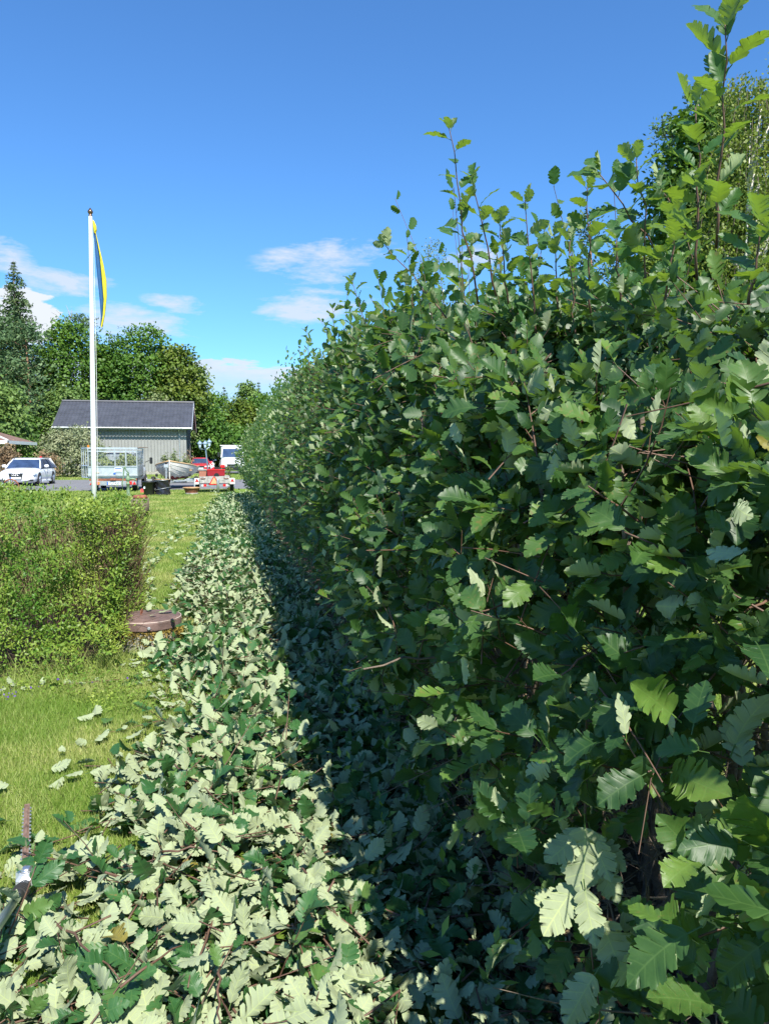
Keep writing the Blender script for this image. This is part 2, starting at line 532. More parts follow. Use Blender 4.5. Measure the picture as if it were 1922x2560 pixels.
def np_mesh(name, V, F, mat, parent=None, lc=None, smooth=True, kind=None):
    """mesh object from numpy arrays of vertices and triangles"""
    me = bpy.data.meshes.new(name)
    nv, nf = len(V), len(F)
    k = F.shape[1]
    me.vertices.add(nv)
    me.vertices.foreach_set('co', np.ascontiguousarray(V, dtype=np.float32).ravel())
    me.loops.add(nf * k)
    me.loops.foreach_set('vertex_index', np.ascontiguousarray(F, dtype=np.int32).ravel())
    me.polygons.add(nf)
    me.polygons.foreach_set('loop_start', np.arange(0, nf * k, k, dtype=np.int32))
    me.polygons.foreach_set('use_smooth', np.full(nf, smooth, dtype=bool))
    me.materials.append(mat)
    me.update(calc_edges=True)
    if lc is not None:
        a = me.attributes.new('lc', 'FLOAT_VECTOR', 'POINT')
        a.data.foreach_set('vector', np.ascontiguousarray(lc, dtype=np.float32).ravel())
    o = bpy.data.objects.new(name, me)
    COL.objects.link(o)
    if parent is not None:
        o.parent = parent
    if kind:
        o['kind'] = kind
    return o


def nrm(a):
    return a / np.maximum(np.linalg.norm(a, axis=-1, keepdims=True), 1e-9)


def frames(d, n):
    """rotation matrices with local y = d, local z near n"""
    d = nrm(d)
    x = nrm(np.cross(d, n))
    z = np.cross(x, d)
    return np.stack([x, d, z], axis=-1)


def scatter(name, tmpls, pos, Rm, sc, rnd, mat, parent=None, kind='stuff', smooth=True):
    """one mesh of many copies of small templates"""
    Vs, Fs, Ls = [], [], []
    off = 0
    idx = rng.integers(0, len(tmpls), len(pos))
    for ti, (V, F, L) in enumerate(tmpls):
        q = np.nonzero(idx == ti)[0]
        if not len(q):
            continue
        P = np.einsum('nij,vj->nvi', Rm[q], V) * sc[q][:, None, None] + pos[q][:, None, :]
        n, v = P.shape[:2]
        Vs.append(P.reshape(-1, 3))
        Fs.append((F[None] + (np.arange(n) * v)[:, None, None] + off).reshape(-1, 3))
        lc = np.empty((n, v, 3), np.float32)
        lc[:, :, :2] = L[None]
        lc[:, :, 2] = rnd[q][:, None]
        Ls.append(lc.reshape(-1, 3))
        off += n * v
    if not Vs:
        return None
    return np_mesh(name, np.concatenate(Vs), np.concatenate(Fs), mat, parent, np.concatenate(Ls), smooth, kind)


# leaf templates: along +y, 1 long, top face +z -------------------------------------------------
# half outline of a whitebeam leaf: (x, y, kind, lobe) with kind 0 shoulder, 1 tip, 2 sinus
RIM = {1: [(.09, .02, 0, 0), (.20, .10, 0, 0), (.27, .19, 1, 0), (.265, .27, 0, 0), (.175, .29, 2, 0), (.26, .33, 0, 1), (.33, .385, 1, 1), (.325, .46, 0, 1), (.215, .465, 2, 1),
           (.30, .51, 0, 2), (.355, .56, 1, 2), (.335, .63, 0, 2), (.245, .63, 2, 2), (.30, .67, 0, 3), (.325, .72, 1, 3), (.285, .78, 0, 3), (.225, .77, 2, 3),
           (.235, .83, 1, 4), (.185, .885, 0, 4), (.145, .87, 2, 4), (.10, .945, 1, 5)],
       0: [(.12, .03, 0, 0), (.27, .19, 1, 0), (.18, .28, 2, 0), (.33, .40, 1, 1), (.22, .46, 2, 1), (.35, .58, 1, 2), (.25, .64, 2, 2), (.30, .76, 1, 3), (.13, .92, 0, 4)]}
RIM[2] = []
for q_ in range(len(RIM[1])):
    a_, b_ = RIM[1][q_], RIM[1][min(q_ + 1, len(RIM[1]) - 1)]
    RIM[2].append(a_)
    if a_[2] != 2 and b_[2] != 2 and q_ > 1 and q_ < len(RIM[1]) - 1:   # small teeth along the lobes
        mx_, my_ = (a_[0] + b_[0]) / 2, (a_[1] + b_[1]) / 2
        RIM[2] += [(a_[0] * .6 + b_[0] * .4 - .012, a_[1] * .6 + b_[1] * .4 + .004, 0, a_[3]), (a_[0] * .3 + b_[0] * .7 + .008, a_[1] * .3 + b_[1] * .7 + .002, 0, a_[3])]


def leaf_template(detail, cols, seed, wid=0.99, petiole=True):
    """lobed whitebeam leaf. detail 2 = toothed lobes, 1 = plain lobes, 0 = rough outline"""
    r = random.Random(seed)
    fold = r.uniform(0.05, 0.50)
    curl = r.uniform(-0.20, 0.50)
    twist = r.uniform(-0.7, 0.7)
    bendx = r.uniform(-0.14, 0.14)
    cup = r.uniform(-.5, .9)
    wid *= r.uniform(0.84, 1.08)
    deep = r.uniform(.45, 1.25)
    ph = r.uniform(0, 6.28)
    sides = []
    for sd_ in (-1, 1):
        lobe = [r.uniform(.88, 1.10) for _ in range(6)]
        pts = [(0.0, 0.0, 0.0)]
        m_last = 0.0
        for (x, y, kd, lb) in RIM[detail]:
            k_ = lobe[lb]
            x_ = x * wid * k_
            if kd == 2:
                x_ = x * wid * (1 - .20 * (deep - 1)) * (lobe[lb] + lobe[min(lb + 1, 5)]) / 2 + (1 - deep) * .03
            y_ = y + r.uniform(-.008, .008)
            m_last = max(m_last + .001, min(.985, y_ - .62 * x))
            pts.append((x_, y_, m_last))
        pts.append((0.0, 1.0, 1.0))
        sides.append(pts)
    n = len(sides[0])
    V, L, F = [], [], []
    for i in range(n):
        for s in cols:
            x_, y_, m_ = sides[0 if s < 0 else 1][i]
            m0 = (sides[0][i][2] + sides[1][i][2]) / 2
            if s == 0:
                m_ = m0
            a = abs(s)
            x = x_ * s
            y = m0 + (y_ - m0) * a
            z = fold * abs(x) + cup * x * x - curl * y * y + twist * x * (y - .3)
            z += .022 * a * math.sin(y * 19 + ph + (1.5 if s > 0 else 0)) if detail else 0
            V.append((x + bendx * y * y, y, z))
            L.append((x, m0 + (m_ - m0) * a))
    nc = len(cols)
    for i in range(n - 1):
        for k in range(nc - 1):
            a, b, c, d = i * nc + k, i * nc + k + 1, (i + 1) * nc + k + 1, (i + 1) * nc + k
            if i > 0:
                F.append((a, b, c))
            if i < n - 2:
                F.append((a, c, d))
            elif i == n - 2:
                pass
            if i == 0:
                pass
    # close the tip: last row is one point
    if petiole:
        o = len(V)
        for y in (-0.22, 0.01):
            V += [(-0.012, y, 0.0), (0.012, y, 0.0), (0, y, -0.02)]
            L += [(0, 0.9)] * 3
        F += [(o, o + 1, o + 4), (o, o + 4, o + 3), (o + 1, o + 2, o + 5), (o + 1, o + 5, o + 4), (o + 2, o, o + 3), (o + 2, o + 3, o + 5)]
    return np.array(V, float), np.array(F, int), np.array(L, float)


L0 = [leaf_template(2, (-1, -0.55, 0, 0.55, 1), 10 + i) for i in range(8)]
L1 = [leaf_template(1, (-1, 0, 1), 30 + i) for i in range(8)]
L2 = [leaf_template(0, (-1, 0, 1), 50 + i, petiole=False) for i in range(6)]


def small_template(seed, wid=0.3, fold=0.25):
    r = random.Random(seed)
    c = r.uniform(-0.1, 0.25)
    V = np.array([(0, 0, 0), (-wid, 0.5, fold * wid), (0, 0.55, -c * .3), (wid, 0.5, fold * wid), (0, 1, -c)], float)
    F = np.array([(0, 2, 1), (0, 3, 2), (1, 2, 4), (2, 3, 4)])
    return V, F, V[:, :2].copy()


L3 = [small_template(70 + i, 0.29) for i in range(4)]


def quad_template(seed, wid, fold=0.15):
    r = random.Random(seed)
    c = r.uniform(-0.1, 0.3)
    V = np.array([(0, 0, 0), (-wid, 0.5, fold * wid + r.uniform(-.05, .05)), (wid, 0.5, fold * wid), (0, 1, -c)], float)
    F = np.array([(0, 2, 1), (1, 2, 3)])
    return V, F, V[:, :2].copy()


Q_BROAD = [quad_template(80 + i, 0.42) for i in range(5)]
Q_SMALL = [quad_template(90 + i, 0.20, 0.3) for i in range(5)]
Q_NEEDLE = [quad_template(100 + i, 0.13) for i in range(5)]


def twigs(base, dr, up, L, K, ls, flat=0.0, grav=0.15, nj=0.45, bend=0.15, tipfwd=True):
    """leaves along many twigs. returns leaf pos, rot, size (T,K,...) and 4-point stem lines (T,4,3)"""
    T = len(base)
    dr = nrm(dr)
    up = nrm(up)
    s = (np.arange(K) + 0.6) / K
    s = s[None] + rng.uniform(-.25, .25, (T, K)) / K
    s = np.clip(s, 0.03, 1.0)
    bv = rng.normal(0, 1, (T, 3)) * bend
    bv[:, 2] -= bend * 0.3
    P = base[:, None] + dr[:, None] * (L[:, None] * s)[..., None] + bv[:, None] * (L[:, None] * s * s)[..., None]
    a = nrm(np.cross(dr, up))
    b = np.cross(a, dr)
    ph = np.arange(K)[None] * 2.4 + rng.uniform(0, 6.28, (T, 1)) + rng.normal(0, .3, (T, K))
    ca, sb = np.cos(ph), np.sin(ph)
    if flat:
        sg = np.where(np.arange(K) % 2 == 0, 1.0, -1.0)[None]
        ca = ca * (1 - flat) + sg * flat
        sb = sb * (1 - flat)
    rad = a[:, None] * ca[..., None] + b[:, None] * sb[..., None]
    fw = np.full((T, K), 0.55)
    if tipfwd:
        fw[:, -1] = 2.0
        fw[:, -2] = 0.95
    d = dr[:, None] * fw[..., None] + rad * 0.9 + rng.normal(0, .18, (T, K, 3))
    d[..., 2] -= grav
    d = nrm(d)
    n = up[:, None] + rng.normal(0, nj, (T, K, 3))
    Rm = frames(d, n)
    size = ls[:, None] * rng.uniform(0.50, 1.15, (T, K)) * (1 - 0.25 * np.abs(s - 0.45))
    P = P + d * (0.2 * size)[..., None]
    ss = np.array([0, .34, .67, 1.0])[None, :, None]
    line = base[:, None] + dr[:, None] * (L[:, None, None] * ss) + bv[:, None] * (L[:, None, None] * ss * ss)
    return P, Rm, size, line


def stem_mesh(name, lines, r0, r1, mat, parent=None, kind='stuff'):
    """three-sided tapered stems, one mesh"""
    T, K = lines.shape[:2]
    d = nrm(np.gradient(lines, axis=1))
    ref = np.where(np.abs(d[..., 2:3]) > 0.9, np.array([1., 0, 0]), np.array([0, 0, 1.]))
    a = nrm(np.cross(d, ref))
    b = np.cross(d, a)
    if np.ndim(r0) == 0:
        r0 = np.full(T, r0)
    rr = r0[:, None] * (1 - np.linspace(0, 1, K))[None] + r1 * np.linspace(0, 1, K)[None]
    V = np.empty((T, K, 3, 3))
    for k in range(3):
        t = 2 * PI * k / 3
        V[:, :, k] = lines + (a * math.cos(t) + b * math.sin(t)) * rr[..., None]
    F = []
    for i in range(K - 1):
        for k in range(3):
            j = (k + 1) % 3
            F += [(i * 3 + k, i * 3 + j, (i + 1) * 3 + j), (i * 3 + k, (i + 1) * 3 + j, (i + 1) * 3 + k)]
    F = np.array(F)
    F = (F[None] + (np.arange(T) * K * 3)[:, None, None]).reshape(-1, 3)
    return np_mesh(name, V.reshape(-1, 3), F, mat, parent, None, True, kind)


def project(P):
    """pixel position in the photograph and distance"""
    f = 1923
    F = np.array([math.sin(YAW) * math.cos(PITCH), math.cos(YAW) * math.cos(PITCH), -math.sin(PITCH)])
    Rr = np.array([math.cos(YAW), -math.sin(YAW), 0])
    U = np.cross(Rr, F)
    q = P - np.array([0, 0, EYE])
    z = q @ F
    zz = np.where(z > 0.05, z, 0.05)
    return 961 + f * (q @ Rr) / zz, 1280 - f * (q @ U) / zz, z


def in_view(P, mrg=150):
    x, y, z = project(P)
    return (z > 0.1) & (x > -mrg) & (x < 1922 + mrg) & (y > -mrg) & (y < 2560 + mrg)


def leaf_object(name, mesh, parent, p, Rm, s, under=None):
    o = bpy.data.objects.new(name, mesh)
    COL.objects.link(o)
    o.parent = parent
    m = Matrix([[Rm[0][0] * s, Rm[0][1] * s, Rm[0][2] * s, p[0]], [Rm[1][0] * s, Rm[1][1] * s, Rm[1][2] * s, p[1]],
                [Rm[2][0] * s, Rm[2][1] * s, Rm[2][2] * s, p[2]], [0, 0, 0, 1]])
    o.matrix_basis = m
    return o


def proto_mesh(name, tm, mat):
    V, F, L = tm
    o = np_mesh(name, V, F, mat, None, np.concatenate([L, np.full((len(L), 1), 0.0)], 1))
    me = o.data
    bpy.data.objects.remove(o)
    return me


LEAF_ME = [proto_mesh('whitebeam_leaf', t, M['leaf']) for t in L0]
YOUNG_ME = [proto_mesh('young_leaf', t, M['young']) for t in L0]
CLIP_ME = [proto_mesh('clipped_leaf', t, M['clip']) for t in L0]

# ------------------------------------------------------------------ ground, road
g = MB()
NG = 40
ext = 600.0
ys = [-60, -20, -5] + list(np.linspace(0, 70, 15)) + [100, 200, 400, 900]
xs = [-500, -200, -80] + list(np.linspace(-40, 40, 17)) + [80, 200, 500]
g.add([(x, y, 0.0) for y in ys for x in xs], [(j * len(xs) + i, j * len(xs) + i + 1, (j + 1) * len(xs) + i + 1, (j + 1) * len(xs) + i) for j in range(len(ys) - 1) for i in range(len(xs) - 1)])
tag(g.build('ground', M['lawn']), kind='structure')

rd = MB()
pts_n = [(-60, 33.5), (-30, 35.0), (-12, 36.2), (-5, 36.3), (-1.5, 36.8), (0.5, 37.5), (6, 39), (30, 41)]
pts_f = [(-60, 52), (-30, 53.0), (-12, 53.2), (-5, 52.5), (-1.5, 52), (0.5, 51.6), (6, 51), (30, 50)]
vs = [(x, y, 0.004) for x, y in pts_n] + [(x, y, 0.004) for x, y in pts_f]
n_ = len(pts_n)
rd.add(vs, [(i, i + 1, n_ + i + 1, n_ + i) for i in range(n_ - 1)])
tag(rd.build('road', M['asphalt']), kind='structure')
yard = MB().add([(-8, 70, .004), (8, 70, .004), (8, 84, .004), (-8, 84, .004)], [(0, 1, 2, 3)])
tag(yard.build('gravel_yard', M['asphalt']), kind='structure')

# bare soil under the big hedge
sb = MB()
vs = []
yy = np.linspace(-3, 28, 40)
for y in yy:
    vs += [(0.72 + 0.12 * math.sin(y * 1.7) - 0.008 * y, y, 0.008), (2.35 + 0.1 * math.sin(y * 2.3), y, 0.008)]
sb.add(vs, [(2 * i, 2 * i + 1, 2 * i + 3, 2 * i + 2) for i in range(39)])
tag(sb.build('soil_strip', M['soil']), kind='structure')
sb = MB()
ring = [(-0.8 + 0.1 * math.sin(i * 1.7), 6.1 + 0.08 * math.cos(i * 2.1), 0.008) for i in range(1)]
sb.add([(-5.2, 5.95, 0.008), (-2.6, 5.80, 0.008), (-1.6, 5.88, 0.008), (-0.95, 6.2, 0.008), (-0.85, 7.2, .008), (-.9, 8.2, .008), (-5.2, 8.2, .008)], [(0, 1, 2, 3, 4, 5, 6)])
tag(sb.build('soil_bed', M['soil']), kind='structure')


# pile outline
PY = np.array([1.0, 2.0, 3.0, 3.85, 4.3, 4.75, 5.3, 5.9, 6.35, 6.9, 7.6, 9.0, 10.9, 15, 20, 28, 33])
PX = np.array([-1.5, -1.25, -.86, -.62, -.45, -.22, -.28, -.55, -.85, -.52, -.72, -.92, -1.10, -1.0, -.80, -.52, -.42])


def pile_left(y):
    return np.interp(y, PY, PX)


def pile_h(x, y):
    l = pile_left(y)
    u = np.clip((x - l) / 0.55, 0, 1)
    v = np.clip((1.05 - x) / 0.35, 0, 1)
    h = 0.115 * u ** 0.8 * (0.45 + 0.55 * v)
    return h * (0.85 + 0.35 * np.sin(y * 2.1 + x * 1.3) * np.sin(x * 3.7 - y * 0.9)) * np.where(y < 12, 1.0, 1.1)


# ------------------------------------------------------------------ grass
def grass_patch(x0, x1, y0, y1, dens, h, wd):
    n = int((x1 - x0) * (y1 - y0) * dens)
    x = rng.uniform(x0, x1, n)
    y = rng.uniform(y0, y1, n)
    # clumpiness
    cl = np.sin(x * 7.1 + np.sin(y * 3.3) * 2) * np.sin(y * 6.3 + np.sin(x * 4.1) * 2)
    keep = rng.uniform(0, 1, n) < 0.72 + 0.28 * cl
    P = np.stack([x, y, np.zeros(n)], 1)
    keep &= in_view(P, 260)
    # not on road, soil, deep inside pile
    keep &= ~((x > pile_left(y) + 0.55) & (x < 2.3) & (y < 27))
    keep &= ~((x < -0.95) & (y > 6.1) & (y < 8.1))
    yn = np.interp(x, [p[0] for p in pts_n], [p[1] for p in pts_n])
    yf = np.interp(x, [p[0] for p in pts_f], [p[1] for p in pts_f])
    keep &= ~((y > yn) & (y < yf))
    x, y = x[keep], y[keep]
    n = len(x)
    hh = h * rng.uniform(0.5, 1.35, n)
    a = rng.uniform(0, 2 * PI, n)
    la = rng.uniform(0, 2 * PI, n)
    ln = hh * rng.uniform(0.1, 0.85, n)
    V = np.empty((n, 3, 3))
    dx, dy = np.cos(a) * wd, np.sin(a) * wd
    V[:, 0] = np.stack([x - dx, y - dy, np.full(n, -0.002)], 1)
    V[:, 1] = np.stack([x + dx, y + dy, np.full(n, -0.002)], 1)
    V[:, 2] = np.stack([x + np.cos(la) * ln, y + np.sin(la) * ln, hh], 1)
    lc = np.zeros((n, 3, 3))
    lc[..., 2] = (rng.uniform(0, 1, n) ** 1.4)[:, None]
    return V.reshape(-1, 3), lc.reshape(-1, 3)


gs = [grass_patch(-2.6, 0.4, 1.9, 6.3, 15000, 0.036, 0.0024), grass_patch(-2.8, 0, 6.3, 10, 5600, 0.048, 0.0040),
      grass_patch(-4.2, 0, 8.2, 16, 2500, 0.045, 0.005), grass_patch(-9, 0.2, 16, 37, 620, 0.055, 0.010),
      grass_patch(-22, 8, 52, 66, 60, 0.07, 0.03), grass_patch(2.3, 6.0, -0.5, 8, 1500, 0.07, 0.005)]
V = np.concatenate([a for a, b in gs])
LC = np.concatenate([b for a, b in gs])
go = np_mesh('lawn_grass', V, np.arange(len(V)).reshape(-1, 3), M['grass'], None, LC, False, 'stuff')
tag(go, 'short sunlit lawn grass with straw coloured patches', 'grass')

# low weeds in front of the small hedge
n = 5200
x = rng.uniform(-2.3, -0.1, n)
y = rng.uniform(4.6, 6.2, n)
k = (y > 5.15 + 0.35 * np.sin(x * 3)) & (x < pile_left(y) + 0.1)
x, y = x[k], y[k]
n = len(x)
P = np.stack([x, y, rng.uniform(0.01, 0.05, n)], 1)
d = rng.normal(0, 1, (n, 3))
d[:, 2] = np.abs(d[:, 2]) * 0.5
ws = scatter('lawn_weeds', Q_BROAD, P, frames(d, np.array([[0, 0, 1.]]) + rng.normal(0, .4, (n, 3))), rng.uniform(.012, .026, n), rng.uniform(0, .8, n), M['privet'])
tag(ws, 'low clover and weeds in the lawn before the small hedge', 'weeds')
P = []
for (cx, cy, s, q) in [(-1.62, 5.35, .16, 26), (-1.45, 5.25, .12, 18), (-1.85, 5.5, .2, 12), (-1.1, 5.45, .2, 6)]:
    for i in range(q):
        P.append((cx + random.gauss(0, s), cy + random.gauss(0, s * .5), random.uniform(.04, .07)))
P = np.array(P)
d = rng.normal(0, 1, (len(P), 3))
fl = scatter('violet_blooms', Q_BROAD, P, frames(d, rng.normal(0, 1, (len(P), 3))), rng.uniform(.012, .022, len(P)), rng.uniform(0, 1, len(P)), M['purple'])
tag(fl, 'tiny violet flowers scattered in the lawn', 'flowers')
# taller tufts by the small hedge and the well
P, = [np.array([(rng.normal(cx, s), rng.normal(cy, s), 0) for (cx, cy, s, q) in [(-.95, 6.05, .12, 260), (-.25, 6.75, .10, 120), (-1.3, 5.9, .2, 160)] for _ in range(q)])]
n = len(P)
hh = rng.uniform(.08, .22, n)
a = rng.uniform(0, 6.28, n)
V = np.empty((n, 3, 3))
V[:, 0] = P - np.stack([np.cos(a), np.sin(a), a * 0], 1) * .003
V[:, 1] = P + np.stack([np.cos(a), np.sin(a), a * 0], 1) * .003
V[:, 2] = P + np.stack([np.cos(a * 3) * hh * .6, np.sin(a * 3) * hh * .6, hh], 1)
lc = np.zeros((n, 3, 3))
lc[..., 2] = rng.uniform(0, .7, n)[:, None]
tf = np_mesh('tall_grass', V.reshape(-1, 3), np.arange(n * 3).reshape(-1, 3), M['grass'], None, lc.reshape(-1, 3), False, 'stuff')
tag(tf, 'longer unmown grass at the foot of the small hedge and the well', 'grass')


# ------------------------------------------------------------------ the big hedge
def face_x(y, z):
    near = np.interp(z, [0, .4, .9, 1.3, 1.6, 2.1, 3.2], [1.0, .80, .565, .66, .77, 1.0, 1.25])
    b = np.interp(z, [0, .4, .9, 1.3, 1.6, 2.1, 3.2], [.98, .84, .70, .62, .68, .86, 1.16])
    k = np.clip((y - 2.6) / 2.0, 0, 1)
    b = near * (1 - k) + b * k - 0.006 * np.clip(y, 0, 30)
    b = b - np.clip((y - 22) / 4, 0, 1) * .30 * np.exp(-((z - 1.7) / .8) ** 2)
    b = b + 0.06 * np.sin(y * 1.9 + z * 1.3) * np.sin(z * 2.6 + y * 0.7) + 0.05 * np.sin(y * 4.3 - z * 3.1)
    return b


def front_top(y):
    return np.interp(y, [-3, 1.5, 2.5, 3.2, 4.2, 7, 12, 22, 26, 27.5], [1.40, 1.72, 1.82, 2.05, 2.38, 2.58, 2.82, 2.95, 2.7, 2.2])


def back_top(y):
    return np.interp(y, [-3, 1, 2.5, 4.2, 7, 12, 22, 27.5], [1.6, 1.9, 2.12, 2.40, 2.60, 2.82, 2.95, 2.4])


HG = thing('whitebeam_hedge', 'tall untrimmed whitebeam hedge running beside the clippings path', 'hedge', (0, 0, 0))


def hedge_points(n, y0, y1, part):
    y = rng.uniform(y0, y1, n)
    ft, bt = front_top(y), back_top(y)
    if part == 'face':
        z = ft * rng.uniform(0.0, 1.0, n) ** 0.85
        z = np.maximum(z, 0.12)
        dep = rng.exponential(0.11, n)
        x = face_x(y, z) + dep
        N = np.stack([np.full(n, -1.0), np.zeros(n), np.full(n, 0.65)], 1)
        # thin towards the ground
        keep = rng.uniform(0, 1, n) < np.clip(np.where(y < 5, 0.03 + (z - 0.30) * .95, 0.10 + (z - .2) * 1.05), 0, 1)
        blot = np.sin(y * 9.1 + 2 * np.sin(z * 5.3)) * np.sin(z * 10.3 + 1.7 * np.sin(y * 5.9)) + .6 * np.sin(y * 21 + z * 13) * np.sin(z * 23 - y * 9)
        keep &= rng.uniform(0, 1, n) < np.clip(.82 + .62 * blot, .10, 1)
        return np.stack([x, y, z], 1)[keep], N[keep], dep[keep]
    if part == 'top':
        u = rng.uniform(0, 1, n)
        x = 0.74 + np.clip((y - 3) * .1, 0, .30) + 1.35 * u
        step = np.clip((x - 1.25) / 0.25, 0, 1)
        zt = ft * (1 - step) + bt * step
        dep = rng.exponential(0.13, n)
        z = zt - dep + 0.09 * np.sin(x * 5 + y * 3.1) * np.sin(y * 2.3)
        N = np.stack([np.full(n, -0.2), np.full(n, -0.1), np.ones(n)], 1)
        return np.stack([x, y, z], 1), N, dep
    if part == 'step':            # the vertical side of the uncut back half
        z = ft + (bt - ft) * rng.uniform(-.3, 1, n)
        dep = rng.exponential(0.10, n)
        x = 1.32 + dep + 0.08 * np.sin(y * 5)
        N = np.stack([np.full(n, -1.0), np.full(n, -.2), np.full(n, .6)], 1)
        return np.stack([x, y, z], 1), N, dep
    if part == 'back':
        z = bt * rng.uniform(0.15, 1, n)
        dep = rng.exponential(0.12, n)
        x = 2.25 - dep
        N = np.stack([np.full(n, 1.0), np.zeros(n), np.full(n, 0.6)], 1)
        return np.stack([x, y, z], 1), N, dep
    if part == 'end':
        z = 2.6 * rng.uniform(0.05, 1, n)
        x = rng.uniform(0.5, 2.2, n)
        dep = rng.exponential(0.1, n)
        N = np.stack([np.zeros(n), np.ones(n), np.full(n, .5)], 1)
        return np.stack([x, 27.2 + 0 * x - dep, z], 1), N, dep


specs = [  # y0, y1, part, twigs, leaf, K, length
    (-1.2, 2.6, 'face', 1350, .100, 8, .24), (-1.2, 2.6, 'top', 760, .098, 8, .24), (1.0, 4.0, 'step', 360, .088, 9, .26),
    (2.6, 6, 'face', 1750, .092, 9, .25), (2.6, 6, 'top', 860, .088, 9, .28),
    (6, 12, 'face', 2350, .090, 8, .25), (6, 12, 'top', 900, .088, 8, .28),
    (12, 27.3, 'face', 2700, .105, 7, .28), (12, 27.3, 'top', 1050, .105, 7, .30),
    (-1.2, 6, 'back', 650, .095, 7, .25), (6, 27, 'back', 450, .12, 7, .30), (0, 0, 'end', 160, .12, 8, .3)]
AP, AR, AS_, AL = [], [], [], []
for (y0, y1, part, nt_, ls, K, ln) in specs:
    B, N, dep = hedge_points(nt_, y0, y1, part)
    T = len(B)
    if part == 'face':
        dr = N * 0.75 + rng.normal(0, .55, (T, 3)) + np.array([0, 0, .15])
        dr[B[:, 2] < 0.8, 2] -= 0.25
        up = np.array([-0.55, -0.30, 1.0])[None] + rng.normal(0, .28, (T, 3))
    elif part == 'top':
        dr = N * 0.9 + rng.normal(0, .6, (T, 3))
        up = np.array([-0.25, -0.45, 1.0])[None] + rng.normal(0, .3, (T, 3))
    else:
        dr = N * 0.9 + rng.normal(0, .5, (T, 3))
        up = np.array([0, -0.4, 1.0])[None] + N * .4 + rng.normal(0, .3, (T, 3))
    L = ln * rng.uniform(.6, 1.4, T)
    base = B - nrm(dr) * (L * 0.75)[:, None]
    P, Rm, sz, line = twigs(base, dr, up, L, K, np.full(T, ls), grav=0.22, nj=0.38)
    AP.append(P.reshape(-1, 3)); AR.append(Rm.reshape(-1, 3, 3)); AS_.append(sz.ravel()); AL.append(line)

# upright shoots on the top, all along
T = 380
y = np.concatenate([rng.uniform(2.8, 8, 150), rng.uniform(8, 27, 230)])
x = rng.uniform(1.0, 2.1, T)
zt = np.where(x < 1.2, front_top(y), back_top(y))
base = np.stack([x, y, zt - .25], 1)
dr = np.array([-.12, 0, 1.0])[None] + rng.normal(0, .16, (T, 3))
L = rng.uniform(.35, .62, T) * rng.choice([.8, 1, 1.5], T)
P, Rm, sz, line = twigs(base, dr, np.array([[0, -1., .5]]) * np.ones((T, 1)), L, 13, np.full(T, .086), grav=-.35, nj=.5, bend=.08)
AL.append(line)
YP, YR, YS = P.reshape(-1, 3), Rm.reshape(-1, 3, 3), sz.ravel()
dy = np.linalg.norm(YP - np.array([0, 0, EYE]), axis=1)
for mk, tm in ((dy < 4.5, L1), (dy >= 4.5, L2)):
    scatter('young_foliage', tm, YP[mk], YR[mk], YS[mk], rng.uniform(0, 1, mk.sum()), M['young'], HG)

P = np.concatenate(AP); RM = np.concatenate(AR); SZ = np.concatenate(AS_)
d_cam = np.linalg.norm(P - np.array([0, 0, EYE]), axis=1)
ok = (d_cam > 1.08) & (P[:, 0] > np.where(P[:, 1] > 18, 0.05, 0.38))
sd = np.array(sun_dir[:])  # gaps added along sun rays so direct light reaches chosen leaves
for (px_, py_, Yq, rq) in [(1460, 2250, 1.36, .10), (1550, 1900, 1.22, .09), (1370, 1250, 1.40, .10), (1850, 1540, 1.22, .09), (1330, 1450, 1.6, .08), (1200, 1500, 1.9, .09), (1650, 1250, 1.45, .1),
                           (1700, 1750, 1.4, .07), (1420, 1720, 1.45, .07), (1860, 2360, 1.22, .06), (1000, 1400, 2.6, .08), (1230, 1750, 1.9, .06)]:
    q0 = np.array(at(px_, py_, Yq)[:])
    tt_ = (P - q0) @ sd
    dist = np.linalg.norm(P - q0 - tt_[:, None] * sd, axis=1)
    ok &= ~((tt_ > .04) & (dist < rq))
sx0, sy0 = project(P)[:2]
# the hanging sprig sticks out of the face: nothing grows through it
for (px_, py_, Yq, rq) in [(1460, 2150, 1.33, .11), (1480, 2330, 1.30, .13), (1400, 2280, 1.33, .09), (1440, 2480, 1.26, .10), (1460, 2230, 1.22, .12)]:
    q0 = np.array(at(px_, py_, Yq)[:])
    ok &= np.linalg.norm(P - q0, axis=1) > rq
P, RM, SZ, d_cam = P[ok], RM[ok], SZ[ok], d_cam[ok]
vis = in_view(P, 500)
pxs = SZ * 1923 / d_cam
order = np.argsort(-np.where(vis, pxs, 0))
big = order[:235] if not len(order) else np.array([i for i in order[:900] if in_view(P[i:i+1], 10)[0]])[:235]
rest = np.ones(len(P), bool)
rest[big] = False
for i in big:
    leaf_object('leaf', LEAF_ME[int(rng.integers(0, 8))], HG, P[i], RM[i], SZ[i])
m1 = rest & vis & (pxs > 62)
m2 = rest & vis & ~m1 & (pxs > 29)
m3 = rest & ~m1 & ~m2
for nm, mk, tm in (('foliage', m1, L1), ('foliage', m2, L2), ('foliage', m3, L3)):
    scatter(nm, tm, P[mk], RM[mk], SZ[mk], rng.uniform(0, 1, mk.sum()), M['leaf'], HG)
print('hedge leaves', len(P), m1.sum(), m2.sum(), m3.sum())
lines = np.concatenate([l for l in AL])
mid = lines[:, 0]
near = (mid[:, 1] < 12) & (np.linalg.norm(lines[:, 3] - np.array([0, 0, EYE]), axis=1) > 1.45)
for (px_, py_, Yq, rq) in [(1480, 2200, 1.35, .22), (1500, 2400, 1.32, .2)]:
    q0 = np.array(at(px_, py_, Yq)[:])
    near &= np.linalg.norm(lines - q0, axis=2).min(axis=1) > rq
stem_mesh('twigs', lines[near], .0028, .0013, M['twig'], HG)

